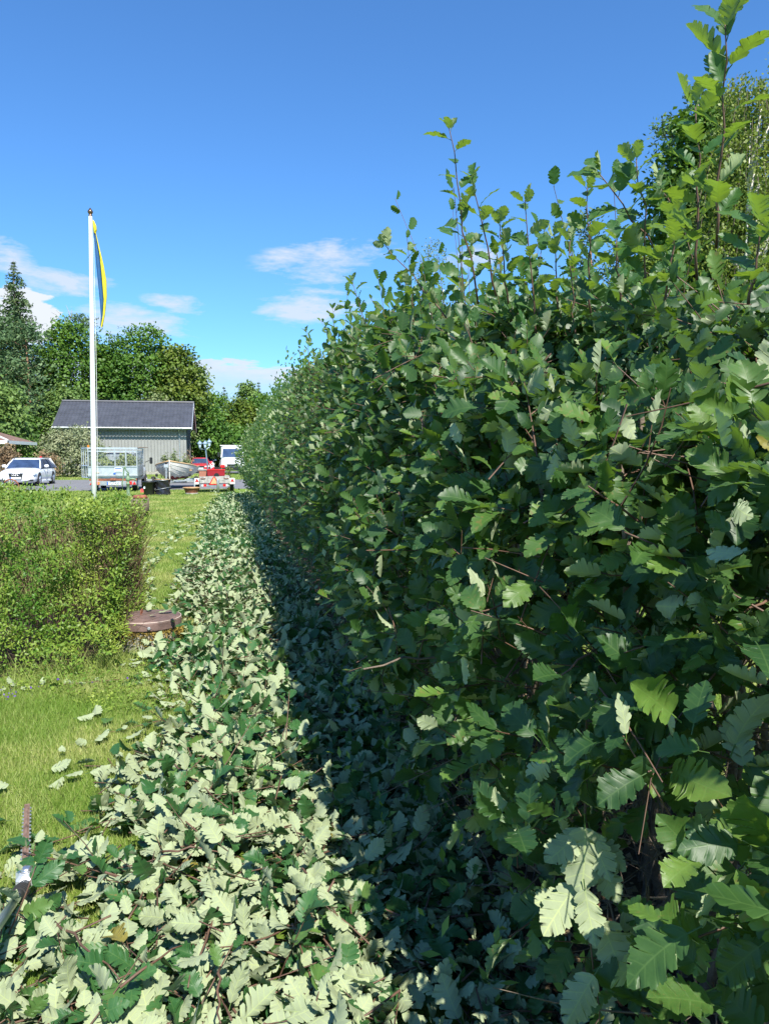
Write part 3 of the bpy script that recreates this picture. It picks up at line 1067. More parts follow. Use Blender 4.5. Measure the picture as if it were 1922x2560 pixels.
# woody stems from the ground and inner branches
T = 230
yb = rng.uniform(-1, 27, T)
yb[:90] = rng.uniform(-.5, 6, 90)
xb = rng.uniform(1.25, 1.85, T)
l = np.empty((T, 6, 3))
tipx = rng.uniform(1.35, 2.1, T)
for k in range(6):
    u = k / 5
    l[:, k, 0] = xb * (1 - u) + tipx * u + rng.normal(0, .035, T)
    l[:, k, 1] = yb + u * rng.normal(0, .35, T) + rng.normal(0, .03, T)
    l[:, k, 2] = u * (back_top(yb) - .3)
for i in range(60):
    m = MB().tube([tuple(p) for p in l[i]], [.020 - .0026 * k for k in range(6)], 6)
    m.build('stem', M['bark'], HG, True)
stem_mesh('stems', l[60:], rng.uniform(.012, .022, T - 60), .005, M['bark'], HG)
T = 2600
b = np.stack([rng.uniform(1.15, 2.1, T), rng.uniform(-1, 10, T), rng.uniform(.05, 1.5, T)], 1)
dr = nrm(rng.normal(0, 1, (T, 3)) + np.array([-.5, 0, .2]))
ln = rng.uniform(.15, .55, T)
bb = rng.normal(0, .08, (T, 3))
ss = np.array([0, .33, .66, 1.])
l = b[:, None] + dr[:, None] * (ln[:, None] * ss)[..., None] + bb[:, None] * (ss ** 2)[None, :, None]
l = l[np.linalg.norm(l[:, 3] - np.array([0, 0, EYE]), axis=1) > 1.7]
stem_mesh('inner_twigs', l, rng.uniform(.002, .006, len(l)), .001, M['bark'], HG)
T = 520
b = np.stack([rng.uniform(.85, 1.15, T), rng.uniform(1.2, 9, T), rng.uniform(.05, 1.0, T)], 1)
dr = nrm(rng.normal(0, 1, (T, 3)) * np.array([.6, 1, .8]) + np.array([-.35, 0, .25]))
ln = rng.uniform(.15, .45, T)
bb = rng.normal(0, .12, (T, 3))
ss = np.array([0, .33, .66, 1.])
l = b[:, None] + dr[:, None] * (ln[:, None] * ss)[..., None] + bb[:, None] * (ss ** 2)[None, :, None]
l = l[np.linalg.norm(l[:, 3] - np.array([0, 0, EYE]), axis=1) > 1.6]
stem_mesh('bare_twigs', l, rng.uniform(.0025, .0065, len(l)), .0012, M['bark'], HG)
stub_top = [(1220, 1030, 2.45), (1375, 990, 2.3), (1598, 985, 1.62), (1890, 1030, 1.25), (1055, 1030, 3.0), (1330, 1075, 2.0), (1545, 1130, 1.55), (1490, 1000, 1.9), (1150, 1060, 2.75), (1870, 920, 1.45)]
for (px, py, Y) in stub_top:
    p = at(px, py, Y)
    r = random.uniform(.006, .0085)
    q = p + Vector((random.uniform(.0, .08), random.uniform(-.03, .05), -.45))
    mdl = (p + q) / 2 + Vector((random.uniform(-.015, .015), 0, 0))
    so_ = MB().tube([q, mdl, p], [r * 1.2, r * 1.1, r], 8).build('cut_stub', M['bark'], HG, True)
    dd = (p - mdl).normalized()
    MB().tube([p, p + dd * .003], r * .92, 8).build('cut_face', M['cutwood'], so_)


def polyline(a, b, n, sag, jit=0.01):
    a, b = Vector(a), Vector(b)
    out = []
    for i in range(n + 1):
        u = i / n
        p = a.lerp(b, u) + Vector(sag) * math.sin(PI * u) * 1.0
        if 0 < i < n:
            p += Vector((random.gauss(0, jit), random.gauss(0, jit), random.gauss(0, jit)))
        out.append(p)
    return out


def hero_shoot(base, tip, size, n, up=(0, -1, .6), grav=-.3, r=.004, name='shoot', sag=(0, 0, 0), spread=1.0, mes=YOUNG_ME, parent=HG, tuft=3):
    base, tip = Vector(base), Vector(tip)
    L = (tip - base).length
    pts = polyline(base, tip, 7, sag, 0.012 * L)
    so_ = MB().tube(pts, [r * (1 - .09 * i) for i in range(8)], 6).build(name, M['twig'], parent, True)
    dr = (tip - base).normalized()
    a = dr.cross(Vector(up)).normalized()
    b = a.cross(dr)
    for k in range(n + tuft):
        u = 0.10 + 0.86 * (k + .5) / n if k < n else 0.97 + .01 * (k - n)
        u = min(u, 1.0)
        f = u * 7
        i = min(int(f), 6)
        p = pts[i].lerp(pts[i + 1], f - i)
        ph = k * 2.4 + random.uniform(-.3, .3)
        rad = a * math.cos(ph) + b * math.sin(ph)
        d = dr * (random.uniform(.35, .8) if k < n else random.uniform(.9, 1.5)) + rad * .9 * spread
        d.z -= grav * random.uniform(-.2, 1)
        d.normalize()
        nn = dr * .9 + Vector((0, 0, .5)) + Vector((random.gauss(0, .35), random.gauss(0, .35), random.gauss(0, .3))) if grav <= 0 else Vector(up) + Vector((random.gauss(0, .35), random.gauss(0, .35), random.gauss(0, .35)))
        s = size * random.uniform(.7, 1.1) * (1 if k < n else .8)
        Rr = frames(np.array([d[:]]), np.array([nn[:]]))[0]
        q = p + d * (.2 * s)
        leaf_object('leaf', mes[random.randrange(8)], so_, q, Rr, s)
    return so_


for (bx, by, tx, ty, Yb, Yt, size, n) in [
        (1195, 760, 1122, 318, 3.0, 2.85, .072, 11), (1240, 740, 1178, 440, 3.0, 2.9, .070, 9), (1345, 860, 1312, 500, 3.0, 2.9, .075, 9),
        (1270, 760, 1250, 560, 3.1, 3.05, .07, 7), (1120, 800, 962, 610, 3.5, 3.6, .070, 10), (1700, 700, 1495, 430, 2.3, 2.25, .085, 9),
        (1625, 800, 1590, 395, 2.35, 2.2, .082, 10), (1790, 620, 1812, 60, 1.75, 1.6, .088, 12), (1742, 700, 1738, 260, 1.9, 1.8, .085, 10),
        (1480, 800, 1468, 465, 2.7, 2.6, .075, 9), (1395, 780, 1385, 590, 3.0, 3.0, .07, 7), (1440, 860, 1425, 600, 2.9, 2.9, .07, 7),
        (1870, 760, 1905, 560, 1.6, 1.55, .09, 6), (1060, 860, 1010, 700, 4.2, 4.2, .072, 7), (930, 860, 880, 700, 5.6, 5.6, .075, 8),
        (840, 880, 832, 770, 7.5, 7.5, .08, 7), (775, 930, 766, 830, 9.6, 9.6, .085, 7), (1550, 760, 1540, 600, 2.5, 2.45, .08, 6),
        (1660, 760, 1690, 560, 2.1, 2.05, .085, 7), (1720, 560, 1650, 470, 2.2, 2.2, .08, 4)]:
    hero_shoot(at(bx, by, Yb), at(tx, ty, Yt), size * 1.18, n + 2)

# near branches that stand out of the face
for (bx, by, tx, ty, Yb, Yt, size, n, up) in [
        (1760, 1420, 1470, 1215, 1.42, 1.38, .095, 4, (-.5, -.7, .8)), (2000, 1560, 1560, 1330, 1.25, 1.28, .10, 5, (-.4, -.6, .9)),
        (1780, 1890, 1620, 1930, 1.30, 1.18, .125, 2, (-.5, -.8, .7)), (1960, 1480, 1860, 1530, 1.25, 1.2, .12, 3, (-.5, -.8, .7)),
        (1560, 1560, 1400, 1690, 1.5, 1.42, .10, 3, (-.5, -.8, .6)), (1330, 1490, 1190, 1530, 1.9, 1.85, .09, 4, (-.5, -.5, .9)),
        (2000, 1150, 1790, 1120, 1.3, 1.3, .11, 4, (-.5, -.6, .9)), (1400, 1100, 1500, 1020, 1.9, 1.8, .10, 4, (-.5, -.6, .9)),
        (1660, 1150, 1560, 1190, 1.6, 1.5, .10, 3, (-.5, -.6, .9)), (1960, 2010, 1880, 2080, 1.25, 1.2, .12, 3, (-.5, -.7, .7))]:
    hero_shoot(at(bx, by, Yb), at(tx, ty, Yt), size, n, up=up, grav=.2, r=.0042, name='branch', tuft=1, mes=LEAF_ME)

# a hanging sprig with its felted undersides out
hang = hero_shoot(at(1465, 1960, 1.42), at(1500, 2640, 1.30), .06, 1, up=(-.5, -.8, .3), grav=.2, r=.003, name='hanging_sprig', tuft=0)
for (px, py, qx, qy, Y, s) in [(1462, 2070, 1466, 2235, 1.36, 1), (1450, 2075, 1375, 2170, 1.38, .8), (1478, 2080, 1515, 2190, 1.36, .8), (1485, 2100, 1560, 2160, 1.38, .9),
                               (1462, 2225, 1478, 2350, 1.34, 1), (1440, 2215, 1350, 2330, 1.37, 1.25), (1495, 2160, 1545, 2250, 1.36, .8), (1500, 2300, 1565, 2440, 1.33, 1.1),
                               (1400, 2230, 1335, 2270, 1.4, .8), (1485, 2440, 1410, 2560, 1.30, 1), (1560, 2280, 1680, 2380, 1.36, 1), (1880, 2290, 1838, 2430, 1.22, .8), (1900, 2330, 1915, 2470, 1.22, .8)]:
    a, b = at(px, py, Y), at(qx, qy, Y - .01)
    d = (b - a)
    nn = Vector((.5, .75, -.45)) + Vector((random.gauss(0, .22), 0, random.gauss(0, .2)))
    leaf_object('leaf', CLIP_ME[random.randrange(8)], hang, a, frames(np.array([d[:]]), np.array([nn[:]]))[0], d.length)
a, b = at(1570, 2405, 1.30), at(1760, 2350, 1.45)
st = MB().tube([a, (a + b) / 2 + Vector((0, 0, .004)), b, b + (b - a)], .0062, 8).build('cut_stub', M['bark'], HG, True)
MB().tube([a, a + (a - b).normalized() * .003], .0056, 8).build('cut_face', M['cutwood'], st)
for (ax, ay, Ya, bx, by, Yb, r) in [(1080, 1790, 2.3, 1230, 1800, 2.4, .005), (1150, 1725, 2.2, 1230, 1680, 2.4, .006), (1640, 1750, 1.7, 1760, 1960, 1.6, .014), (1440, 2010, 1.5, 1500, 1700, 1.7, .006),
                                    (1610, 2330, 1.5, 1760, 2140, 1.6, .006), (1640, 2290, 1.6, 1900, 2230, 1.6, .005), (1140, 1640, 2.5, 1000, 1660, 2.4, .004), (1500, 1250, 1.9, 1400, 1180, 2.1, .006)]:
    a, b = at(ax, ay, Ya), at(bx, by, Yb)
    MB().tube(polyline(a, b + (b - a) * .6, 5, (0, 0, .01), .008), [r, r, r * .95, r * .9, r * .8, r * .7], 7).build('branch', M['bark'], HG, True)

# nettles and seedlings in the dark at the foot of the hedge
T = 70
b = np.stack([rng.uniform(.62, 1.15, T), rng.uniform(1.7, 5, T), np.zeros(T)], 1)
P, Rm, sz, line = twigs(b, np.array([0, 0, 1.])[None] + rng.normal(0, .3, (T, 3)), np.array([[-.3, -.4, 1.]]) * np.ones((T, 1)), rng.uniform(.15, .35, T), 9, np.full(T, .06), grav=.1, nj=.3)
fo = scatter('undergrowth', [small_template(200 + i, .2) for i in range(4)], P.reshape(-1, 3), Rm.reshape(-1, 3, 3), sz.ravel(), rng.uniform(0, .5, T * 9), M['privet'])
tag(fo, 'young weeds growing in the shade under the tall hedge', 'weeds')
n = 5000
P = np.stack([rng.uniform(.7, 2.2, n), rng.uniform(1.2, 9, n), rng.uniform(.012, .03, n)], 1)
d = rng.normal(0, 1, (n, 3)); d[:, 2] *= .3
lt = scatter('leaf_litter', Q_BROAD, P, frames(d, np.array([[0, 0, 1.]]) + rng.normal(0, .4, (n, 3))), rng.uniform(.02, .05, n), rng.uniform(0, 1, n), M['dry'])
tag(lt, 'brown dead leaf litter on the soil beneath the tall hedge', 'leaf litter')

# ------------------------------------------------------------------ clippings
T_near, T_mid, T_far = 900, 1600, 1900
yy = np.concatenate([rng.uniform(1.5, 4.6, T_near), rng.uniform(4.6, 11, T_mid), rng.uniform(11, 31, T_far)])
lft = pile_left(yy)
uu = rng.uniform(0, 1, len(yy)) ** np.where(rng.uniform(0, 1, len(yy)) < .72, .72, 1.0)
xx = lft + 0.05 + (0.84 - 0.006 * yy - lft) * uu
xx += np.where(uu < .25, rng.normal(-.04, .17, len(yy)), 0)
xx += 0.10 * np.sin(yy * 3.1) * (1 - uu)
lev = rng.uniform(0.25, 1.0, len(yy)) ** .6
zz = pile_h(xx, yy) * lev + 0.015
T = len(yy)
dr = rng.normal(0, 1, (T, 3))
dr[:, 2] = rng.normal(.08, .24, T)
under = rng.uniform(0, 1, T) < 0.66
up = np.array([0, 0, 1.0])[None] + rng.normal(0, .35, (T, 3))
up[under] *= -1
L = rng.uniform(.16, .42, T)
ls = np.where(yy < 4.6, .104, np.where(yy < 11, .104, .118))
base = np.stack([xx, yy, zz], 1) - nrm(dr) * (L * .5)[:, None]
base[:, 2] = np.maximum(base[:, 2], .012)
K = 7
P, Rm, sz, line = twigs(base, dr, up, L, K, ls, flat=.6, grav=0.0, nj=.50, bend=.12)
P[..., 2] = np.maximum(P[..., 2], .012)
line[..., 2] = np.maximum(line[..., 2], .008)
cpos = np.stack([xx, yy, zz], 1)
# keep the well, the trimmer clear
clear = (np.hypot(xx + .70, yy - 6.65) < .36)
blade = (xx < -.62) & (yy > 3.12)
drop = clear | blade
score = L * 1923 / np.linalg.norm(cpos - np.array([0, 0, EYE]), axis=1) * np.where(in_view(cpos, 0), 1, 0) * np.where(lev > .62, 1, .3) * np.where(drop, 0, 1)
top = np.argsort(-score)[:120]
CG = 'freshly cut branches in the heap of clippings'


def cut_branch(lbl, name, lineK, Pk, Rk, sk, group=None):
    b0 = Vector(lineK[0])
    t = thing(name, lbl, 'branch', b0, 0, group)
    pts = [Vector(p) - b0 for p in lineK]
    MB().tube(pts, [.0034, .0030, .0024, .0016], 6).build('stem', M['twig'], t, True)
    for k in range(len(Pk)):
        leaf_object('leaf', CLIP_ME[int(rng.integers(0, 8))], t, Vector(Pk[k]) - b0, Rk[k], sk[k])
    return t


istop = np.zeros(T, bool)
istop[top] = True
for i in top:
    q = under[i]
    sunny = cpos[i][0] < .34
    yq, Lq = cpos[i][1], L[i]
    zone = 'at the near end of the heap' if yq < 2.7 else ('level with the hedge trimmer' if yq < 3.9 else ('where the heap is narrowest' if yq < 5.4 else 'level with the covered well'))
    lab = ('long ' if Lq > .33 else 'short ') + ('pale side up' if q else 'green side up') + ' cut branch ' + zone + (', in sun' if sunny else ', in hedge shade')
    cut_branch(lab, 'cut_branch', line[i], P[i], Rm[i], sz[i], CG)
rs = ~istop & ~drop
HP, HR, HS = P[rs].reshape(-1, 3), Rm[rs].reshape(-1, 3, 3), sz[rs].ravel()
dc = np.linalg.norm(HP - np.array([0, 0, EYE]), axis=1)
ps = HS * 1923 / dc
vis = in_view(HP, 60)
m1 = vis & (ps > 42)
m2 = vis & ~m1 & (ps > 27)
m3 = ~m1 & ~m2
V_, F_, L_ = [], [], []
HE = thing('clippings_heap', 'long heap of freshly cut whitebeam leaves and twigs along the hedge foot', 'clippings', (0, 0, 0))
for mk, tm in ((m1, L1), (m2, L2), (m3, L3)):
    scatter('clipped_leaves', tm, HP[mk], HR[mk], HS[mk], rng.uniform(0, 1, mk.sum()), M['clip'], HE)
nq = 420
yq = rng.uniform(2.0, 22, nq)
xq = pile_left(yq) - rng.exponential(.16, nq) + .04
okq = (np.hypot(xq + .70, yq - 6.65) > .33) & ~((xq < -.62) & (yq < 3.8)) & ~((xq < -.85) & (yq > 5.9) & (yq < 8.3))
xq, yq = xq[okq], yq[okq]
nq = len(xq)
dq = rng.normal(0, 1, (nq, 3))
dq[:, 2] *= .15
uq = rng.normal(0, .35, (nq, 3)) + np.array([0, 0, 1.]) * np.where(rng.uniform(0, 1, nq) < .6, -1, 1)[:, None]
scatter('stray_leaves', L1, np.stack([xq, yq, rng.uniform(.03, .055, nq)], 1), frames(dq, uq), rng.uniform(.05, .10, nq), rng.uniform(0, 1, nq), M['clip'], HE)
stem_mesh('clipped_twigs', line[rs & (yy < 12)], .0032, .0015, M['twig'], HE)
print('pile leaves', len(HP), m1.sum(), m2.sum(), m3.sum())
# long bare cut sticks
for (ax, ay, bx, by, za, zb, lab) in [(370, 1870, 570, 2020, .10, .12, 'long reddish cut stick across the heap near the lawn edge'), (130, 2300, 300, 2450, .16, .17, 'brown cut stick near the trimmer head in the heap'),
                                      (300, 2470, 455, 2365, .19, .19, 'yellowish cut stick in the middle of the heap'), (545, 2270, 470, 2470, .19, .18, 'thin forked cut stick in the near heap'),
                                      (400, 2130, 545, 2130, .16, .17, 'straight pale cut stick lying level in the heap'), (550, 2420, 552, 2560, .2, .18, 'short red cut stick at the near end of the heap')]:
    a, b = gp(ax, ay, za), gp(bx, by, zb)
    o = MB().tube(polyline(a, b, 6, (0, 0, .01), .006), [.0042, .0040, .0038, .0035, .003, .0026, .002], 7).build('cut_stick', M['twig'], None, True)
    tag(o, lab, 'stick')

# sprigs and single leaves on the open lawn
for (px, py, ang, L, n, undr, lab) in [
        (300, 1700, 185, .85, 10, True, 'long cut branch with pale leaves stretched across the lawn below the small hedge'),
        (250, 2070, 215, .30, 5, False, 'cut branch with four dark green leaves on the lawn beside the trimmer blade'),
        (120, 2120, 160, .10, 2, False, 'two dark leaves lying right of the trimmer blade'),
        (445, 1720, 100, .28, 7, False, 'green leafy branch at the lawn edge of the heap beyond the bare patch'),
        (420, 1800, 200, .35, 5, False, 'small green sprig lying in the lawn above the heap'),
        (330, 2080, 20, .35, 6, True, 'pale leafed branch at the left edge of the near heap'),
        (60, 2190, 330, .60, 6, False, 'cut branch crossing over the trimmer head'),
        (360, 1335, 10, .5, 8, True, 'tuft of pale clippings on the lawn beyond the small hedge'),
        (440, 1335, 30, .5, 8, True, 'second tuft of pale clippings on the far lawn nearer the heap')]:
    c_ = gp(px, py, .02)
    a_ = R_(ang)
    d = np.array([[math.cos(a_), math.sin(a_), .02]])
    b = np.array([[c_.x, c_.y, .025 if py != 2190 else .11]])
    u = np.array([[0, 0, -1.0 if undr else 1.0]])
    p_, r_, s_, l_ = twigs(b, d, u, np.array([L]), n, np.array([.10]), flat=.8, grav=-.05, nj=.3, bend=.06)
    p_[..., 2] = np.maximum(p_[..., 2], .022)
    l_[..., 2] = np.maximum(l_[..., 2], .012)
    cut_branch(lab, 'cut_branch', l_[0], p_[0], r_[0], s_[0])
for i, (px, py, ang, undr, lab) in enumerate([
        (193, 1797, 20, 1, 'single pale leaf on the lawn, left of a pair below the small hedge'), (243, 1788, 100, 1, 'curled pale leaf on the lawn beside another pale one'),
        (240, 1855, 60, 1, 'crumpled pale leaf alone in the middle of the lawn'), (315, 1847, 10, 1, 'pale leaf lying on the lawn near a dark leaf'),
        (128, 1925, 5, 1, 'pale domed leaf on the left lawn above the trimmer blade'), (157, 1945, 250, 1, 'narrow pale leaf standing beside the domed one'),
        (225, 1935, 15, 1, 'long folded pale leaf on the lawn left of the heap'), (15, 2055, 190, 0, 'dark green leaf at the left of the trimmer blade tip'),
        (30, 2115, 30, 0, 'dark green leaf left of the middle of the trimmer blade'), (260, 1810, 80, 0, 'small green leaf on the lawn under the two pale leaves'),
        (240, 2145, 150, 0, 'green leaf lying right of the trimmer head at the heap edge'), (450, 1820, 10, 1, 'thin pale leaf on the lawn close to the heap')]):
    c_ = gp(px, py, .03)
    a_ = R_(ang)
    o = bpy.data.objects.new('fallen_leaf', CLIP_ME[i % 8])
    COL.objects.link(o)
    Rr = frames(np.array([[math.cos(a_), math.sin(a_), .1]]), np.array([[random.gauss(0, .3), random.gauss(0, .3), -1. if undr else 1.]]))[0]
    mm = Matrix([list(Rr[0]) + [c_.x], list(Rr[1]) + [c_.y], list(Rr[2]) + [.035], [0, 0, 0, 1]])
    o.matrix_basis = mm @ Matrix.Scale(.10, 4)
    tag(o, lab, 'leaf')

# ------------------------------------------------------------------ the small hedge on the left
SH = thing('small_leaved_hedge', 'clipped small leaved green hedge with brown bare twigs on its right end', 'hedge', (0, 0, 0))


def sh_top(x, y):
    return 1.235 + np.clip((-.9 - x) * .022, 0, .1) + 0.035 * np.sin(x * 4 + y * 3) + .02 * np.sin(x * 11) - np.clip((x + 1.25) / .4, 0, 1) ** 2 * .12 - np.clip((6.4 - y) / .3, 0, 1) ** 2 * .07 + .03 * np.sin(x * 2.3)


P_, R2, S2, L2s = [], [], [], []
for (part, n) in (('front', 6400), ('top', 4300), ('side', 1100), ('foot', 700)):
    x = rng.uniform(-4.6, -.84, n)
    k_ = rng.uniform(0, 1, n)
    dep = rng.exponential(.09, n)
    if part == 'front':
        z = rng.uniform(.10, 1.20, n)
        yb = 6.12 - .10 * np.sin(x * 2.1) - .34 * np.clip(.6 - z, 0, 1) + .07 * np.sin(z * 11 + x * 6) * np.sin(x * 13 - z * 5) + .06 * np.sin(x * 9 + 2 * np.sin(z * 6))
        B = np.stack([x, yb + dep, z], 1)
        N = np.array([[0, -1., .35]]) * np.ones((n, 1))
    elif part == 'top':
        y = rng.uniform(6.15, 8.1, n)
        B = np.stack([x, y, sh_top(x, y) - dep * .7], 1)
        N = np.array([[0, -.1, 1.]]) * np.ones((n, 1))
    elif part == 'side':
        z = rng.uniform(.15, 1.15, n)
        y = rng.uniform(6.2, 8.0, n)
        B = np.stack([-.84 - dep * .8 + .03 * np.sin(z * 8), y, z], 1)
        N = np.array([[1., 0, .3]]) * np.ones((n, 1))
    else:
        z = rng.uniform(.05, .45, n)
        B = np.stack([x, 5.90 + rng.uniform(-.14, .12, n), z * np.where(np.sin(x * 6) > 0, 1, .5)], 1)
        N = np.array([[0, -1., .5]]) * np.ones((n, 1))
    # gaps so the brown interior shows in patches
    gap = np.sin(B[:, 0] * 9.3 + 1.6 * np.sin(B[:, 2] * 9)) * np.sin(B[:, 2] * 12.7 + 1.8 * np.sin(B[:, 0] * 6))
    keep = rng.uniform(0, 1, n) < np.clip(.72 + .80 * gap, .04, 1)
    B, N = B[keep], N[keep]
    m = len(B)
    dr = N * .8 + rng.normal(0, .6, (m, 3)) + np.array([0, 0, .45])
    L = rng.uniform(.07, .17, m)
    p, r, s, l = twigs(B - nrm(dr) * (L * .6)[:, None], dr, N * .5 + np.array([0, -.3, .9]) + rng.normal(0, .3, (m, 3)), L, 8, np.full(m, .043), grav=0, nj=.5, bend=.1)
    P_.append(p.reshape(-1, 3)); R2.append(r.reshape(-1, 3, 3)); S2.append(s.ravel()); L2s.append(l)
PP, RR, SS = np.concatenate(P_), np.concatenate(R2), np.concatenate(S2)
v = in_view(PP, 260)
scatter('foliage', Q_SMALL, PP[v], RR[v], SS[v], rng.uniform(0, 1, v.sum()), M['privet'], SH)
print('privet leaves', v.sum())
T = 3600
x = rng.uniform(-3.2, -1.0, T)
x[:900] = -.88 - rng.exponential(.05, 900)
y = rng.uniform(6.22, 7.9, T)
z = rng.uniform(0, 1.0, T)
b = np.stack([x, y, z], 1)
dr = rng.normal(0, .38, (T, 3)) + np.array([0, -.1, 1.])
ln = np.minimum(rng.uniform(.15, .5, T), 1.16 - z)
ss = np.array([0, .5, 1.])
l = b[:, None] + nrm(dr)[:, None] * (ln[:, None] * ss)[..., None]
stem_mesh('twigs', l, rng.uniform(.0018, .0045, T), .001, M['drytwig'], SH)
T = 1500
b = np.stack([-.86 - rng.exponential(.05, T), rng.uniform(6.2, 8.0, T), rng.uniform(.1, 1.12, T)], 1)
d = rng.normal(0, 1, (T, 3))
scatter('dead_leaves', Q_SMALL, b, frames(d, rng.normal(0, 1, (T, 3))), rng.uniform(.018, .034, T), rng.uniform(0, 1, T), M['dry'], SH)

# ------------------------------------------------------------------ the well with its lid
wx, wy = at(368, 1530, 6.65)[:2]
WL = thing('covered_well', 'round concrete well with brown metal lid and moss beside the small hedge', 'well', (wx, wy, 0))
MB().lathe([(.262, -.05), (.265, .02), (.258, .10), (.245, .165), (.20, .175)], n=40).build('concrete_ring', M['concrete'], WL, True)
lid = MB().lathe([(.272, .178), (.280, .182), (.280, .238), (.272, .246)], n=48).build('lid', M['lid'], WL)
MB().lathe([(.2705, .246), (.2705, .252), (.235, .254), (.12, .262), (.02, .266)], n=48).build('lid_top', M['lid'], WL, True)
MB().torus((0, 0, .2475), .2745, .0045, 'z', 48, 6).build('lid_rim', M['lidrim'], WL, True)  # thin pale ring standing in for the highlight on the rim
hd = MB().tube([(-.05, .00, .262), (-.05, .00, .295), (-.05, .085, .295), (-.05, .085, .262)], .006, 6).build('lid_handle', M['rust'], WL)
bl = MB().lathe([(.014, 0), (.014, .008), (.009, .014)], (0.04, -.283, .205), 10, 'y')
bl.v = [(x, -.281 - (yy_ + .283), z) for x, yy_, z in bl.v]
bl.build('bolt', M['galv'], WL)
n = 3800
a = rng.uniform(0, 2 * PI, n)
r = .262 + rng.exponential(.012, n)
z = .17 - rng.exponential(.05, n)
k = (z > 0) & (a > PI * .9)
a, r, z = a[k], r[k], z[k]
r = r + (0.17 - z) * .10
Pm = np.stack([np.cos(a) * r, np.sin(a) * r, z], 1)
d = np.stack([np.cos(a), np.sin(a), rng.normal(.3, .6, len(a))], 1) + rng.normal(0, .5, (len(a), 3))
scatter('moss', Q_BROAD, Pm, frames(d, rng.normal(0, 1, (len(a), 3))), rng.uniform(.008, .02, len(a)), rng.uniform(0, 1, len(a)), M['moss'], WL)
for i, (dx, dy, ang, s, lab) in enumerate([(.00, .12, 95, .09, 'pale leaf standing at the back of the well lid'), (.09, .03, 5, .13, 'long curled pale leaf on the right of the well lid'), (.03, -.10, 350, .06, 'small pale leaf on the front of the well lid')]):
    o = bpy.data.objects.new('fallen_leaf', CLIP_ME[i + 2])
    COL.objects.link(o)
    a_ = R_(ang)
    Rr = frames(np.array([[math.cos(a_), math.sin(a_), .5 if i == 0 else .05]]), np.array([[.1, .5 if i == 0 else 0, -1.]]))[0]
    o.matrix_basis = Matrix([list(Rr[0]) + [wx + dx], list(Rr[1]) + [wy + dy], list(Rr[2]) + [.277], [0, 0, 0, 1]]) @ Matrix.Scale(s, 4)
    tag(o, lab, 'leaf')
b = np.array([[wx + .22, wy - .27, .16]])
p_, r_, s_, l_ = twigs(b, np.array([[.15, -.1, .9]]), np.array([[-.3, -.6, .5]]), np.array([.16]), 3, np.array([.10]), grav=0, nj=.3)
cut_branch('small upright green sprig leaning on the front of the well', 'cut_branch', l_[0], p_[0], r_[0], s_[0])

# ------------------------------------------------------------------ hedge trimmer
tb, tp = gp(62, 2185, .10), gp(68, 2012, .06)
HT = thing('hedge_trimmer', 'long reach hedge trimmer with rusty toothed blade lying on the lawn', 'hedge trimmer', tb)
dv = (tp - tb)
Lb = dv.length
ux = dv.normalized()
sx = Vector((ux.y, -ux.x, 0)).normalized()
uz = sx.cross(ux)
BM = Matrix(((sx.x, ux.x, uz.x, 0), (sx.y, ux.y, uz.y, 0), (sx.z, ux.z, uz.z, 0), (0, 0, 0, 1)))
BM4 = BM.to_4x4()
MB().box(-.011, .011, 0, Lb, -.003, .003, BM4).build('blade_bar', M['blade'], HT)
MB().box(-.006, .003, .02, Lb - .03, .0035, .009, BM4).build('guide_rail', M['blade'], HT)
for i in range(16):
    y0 = .04 + i * (Lb - .06) / 16
    for s in (-1, 1):
        pts = [(s * .011, y0, -.002), (s * .018, y0 + .008, -.002), (s * .018, y0 + .012, -.002), (s * .011, y0 + .020, -.002)]
        pts += [(a, b, .002) for a, b, c in pts]
        MB().add([BM4 @ Vector(p) for p in pts], [(0, 1, 2, 3), (7, 6, 5, 4), (0, 4, 5, 1), (1, 5, 6, 2), (2, 6, 7, 3), (3, 7, 4, 0)]).build('blade_tooth', M['galv'], HT)
MB().bbox(-.028, .034, -.09, .005, -.02, .025, .012, BM4).build('gear_housing', M['alu'], HT)
MB().lathe([(.01, 0), (.02, .004), (.02, .012), (.01, .018)], tuple(BM4 @ Vector((.006, -.04, .024))), 14).build('gear_cap', M['chrome'], HT, True)
pe = gp(25, 2270, .17) - tb
p0 = BM4 @ Vector((0, -.10, 0))
dpo = (pe - p0).normalized()
MB().tube([p0, p0 + dpo * .05, p0 + dpo * .13], [.022, .025, .021], 12).build('joint_collar', M['black'], HT, True)
for i in range(4):
    c_ = p0 + dpo * (.055 + i * .018)
    MB().tube([c_, c_ + dpo * .008], .0272, 12).build('collar_ring', M['rubber'], HT)
MB().tube([p0 + dpo * .13, p0 + dpo * 1.6], .0145, 12).build('pole_tube', M['alu'], HT, True)

# ------------------------------------------------------------------ flagpole
fx, fy = -2.98, 18.0
FP = thing('flagpole', 'white tapered flagpole with bronze knob behind the small hedge', 'flagpole', (fx, fy, 0))
ptop = at(226, 540, 18.0)
off = ptop.x - fx
MB().tube([(off * u, 0, ptop.z * u) for u in (0, .25, .5, .75, 1)], [.061, .057, .051, .044, .036], 20).build('pole', M['white'], FP, True)
MB().lathe([(.03, 0), (.042, .01), (.042, .025), (.025, .035), (.045, .06), (.058, .09), (.048, .12), (.024, .15), (.008, .18)], (off, 0, ptop.z), 16).build('knob', M['bronze'], FP, True)
MB().tube([(off * .12 + .085, -.02, ptop.z * .14), (off * .5 + .085, -.02, ptop.z * .5), (off + .06, -.02, ptop.z - .08)], .004, 5).build('halyard', M['white'], FP)
PN = thing('pennant', 'long limp blue and yellow pennant hanging from the top of the flagpole', 'flag', (0, 0, 0))
edgeL = [(232, 556), (234, 585), (237, 620), (241, 660), (245, 700), (249, 750), (251, 790), (251, 812)]
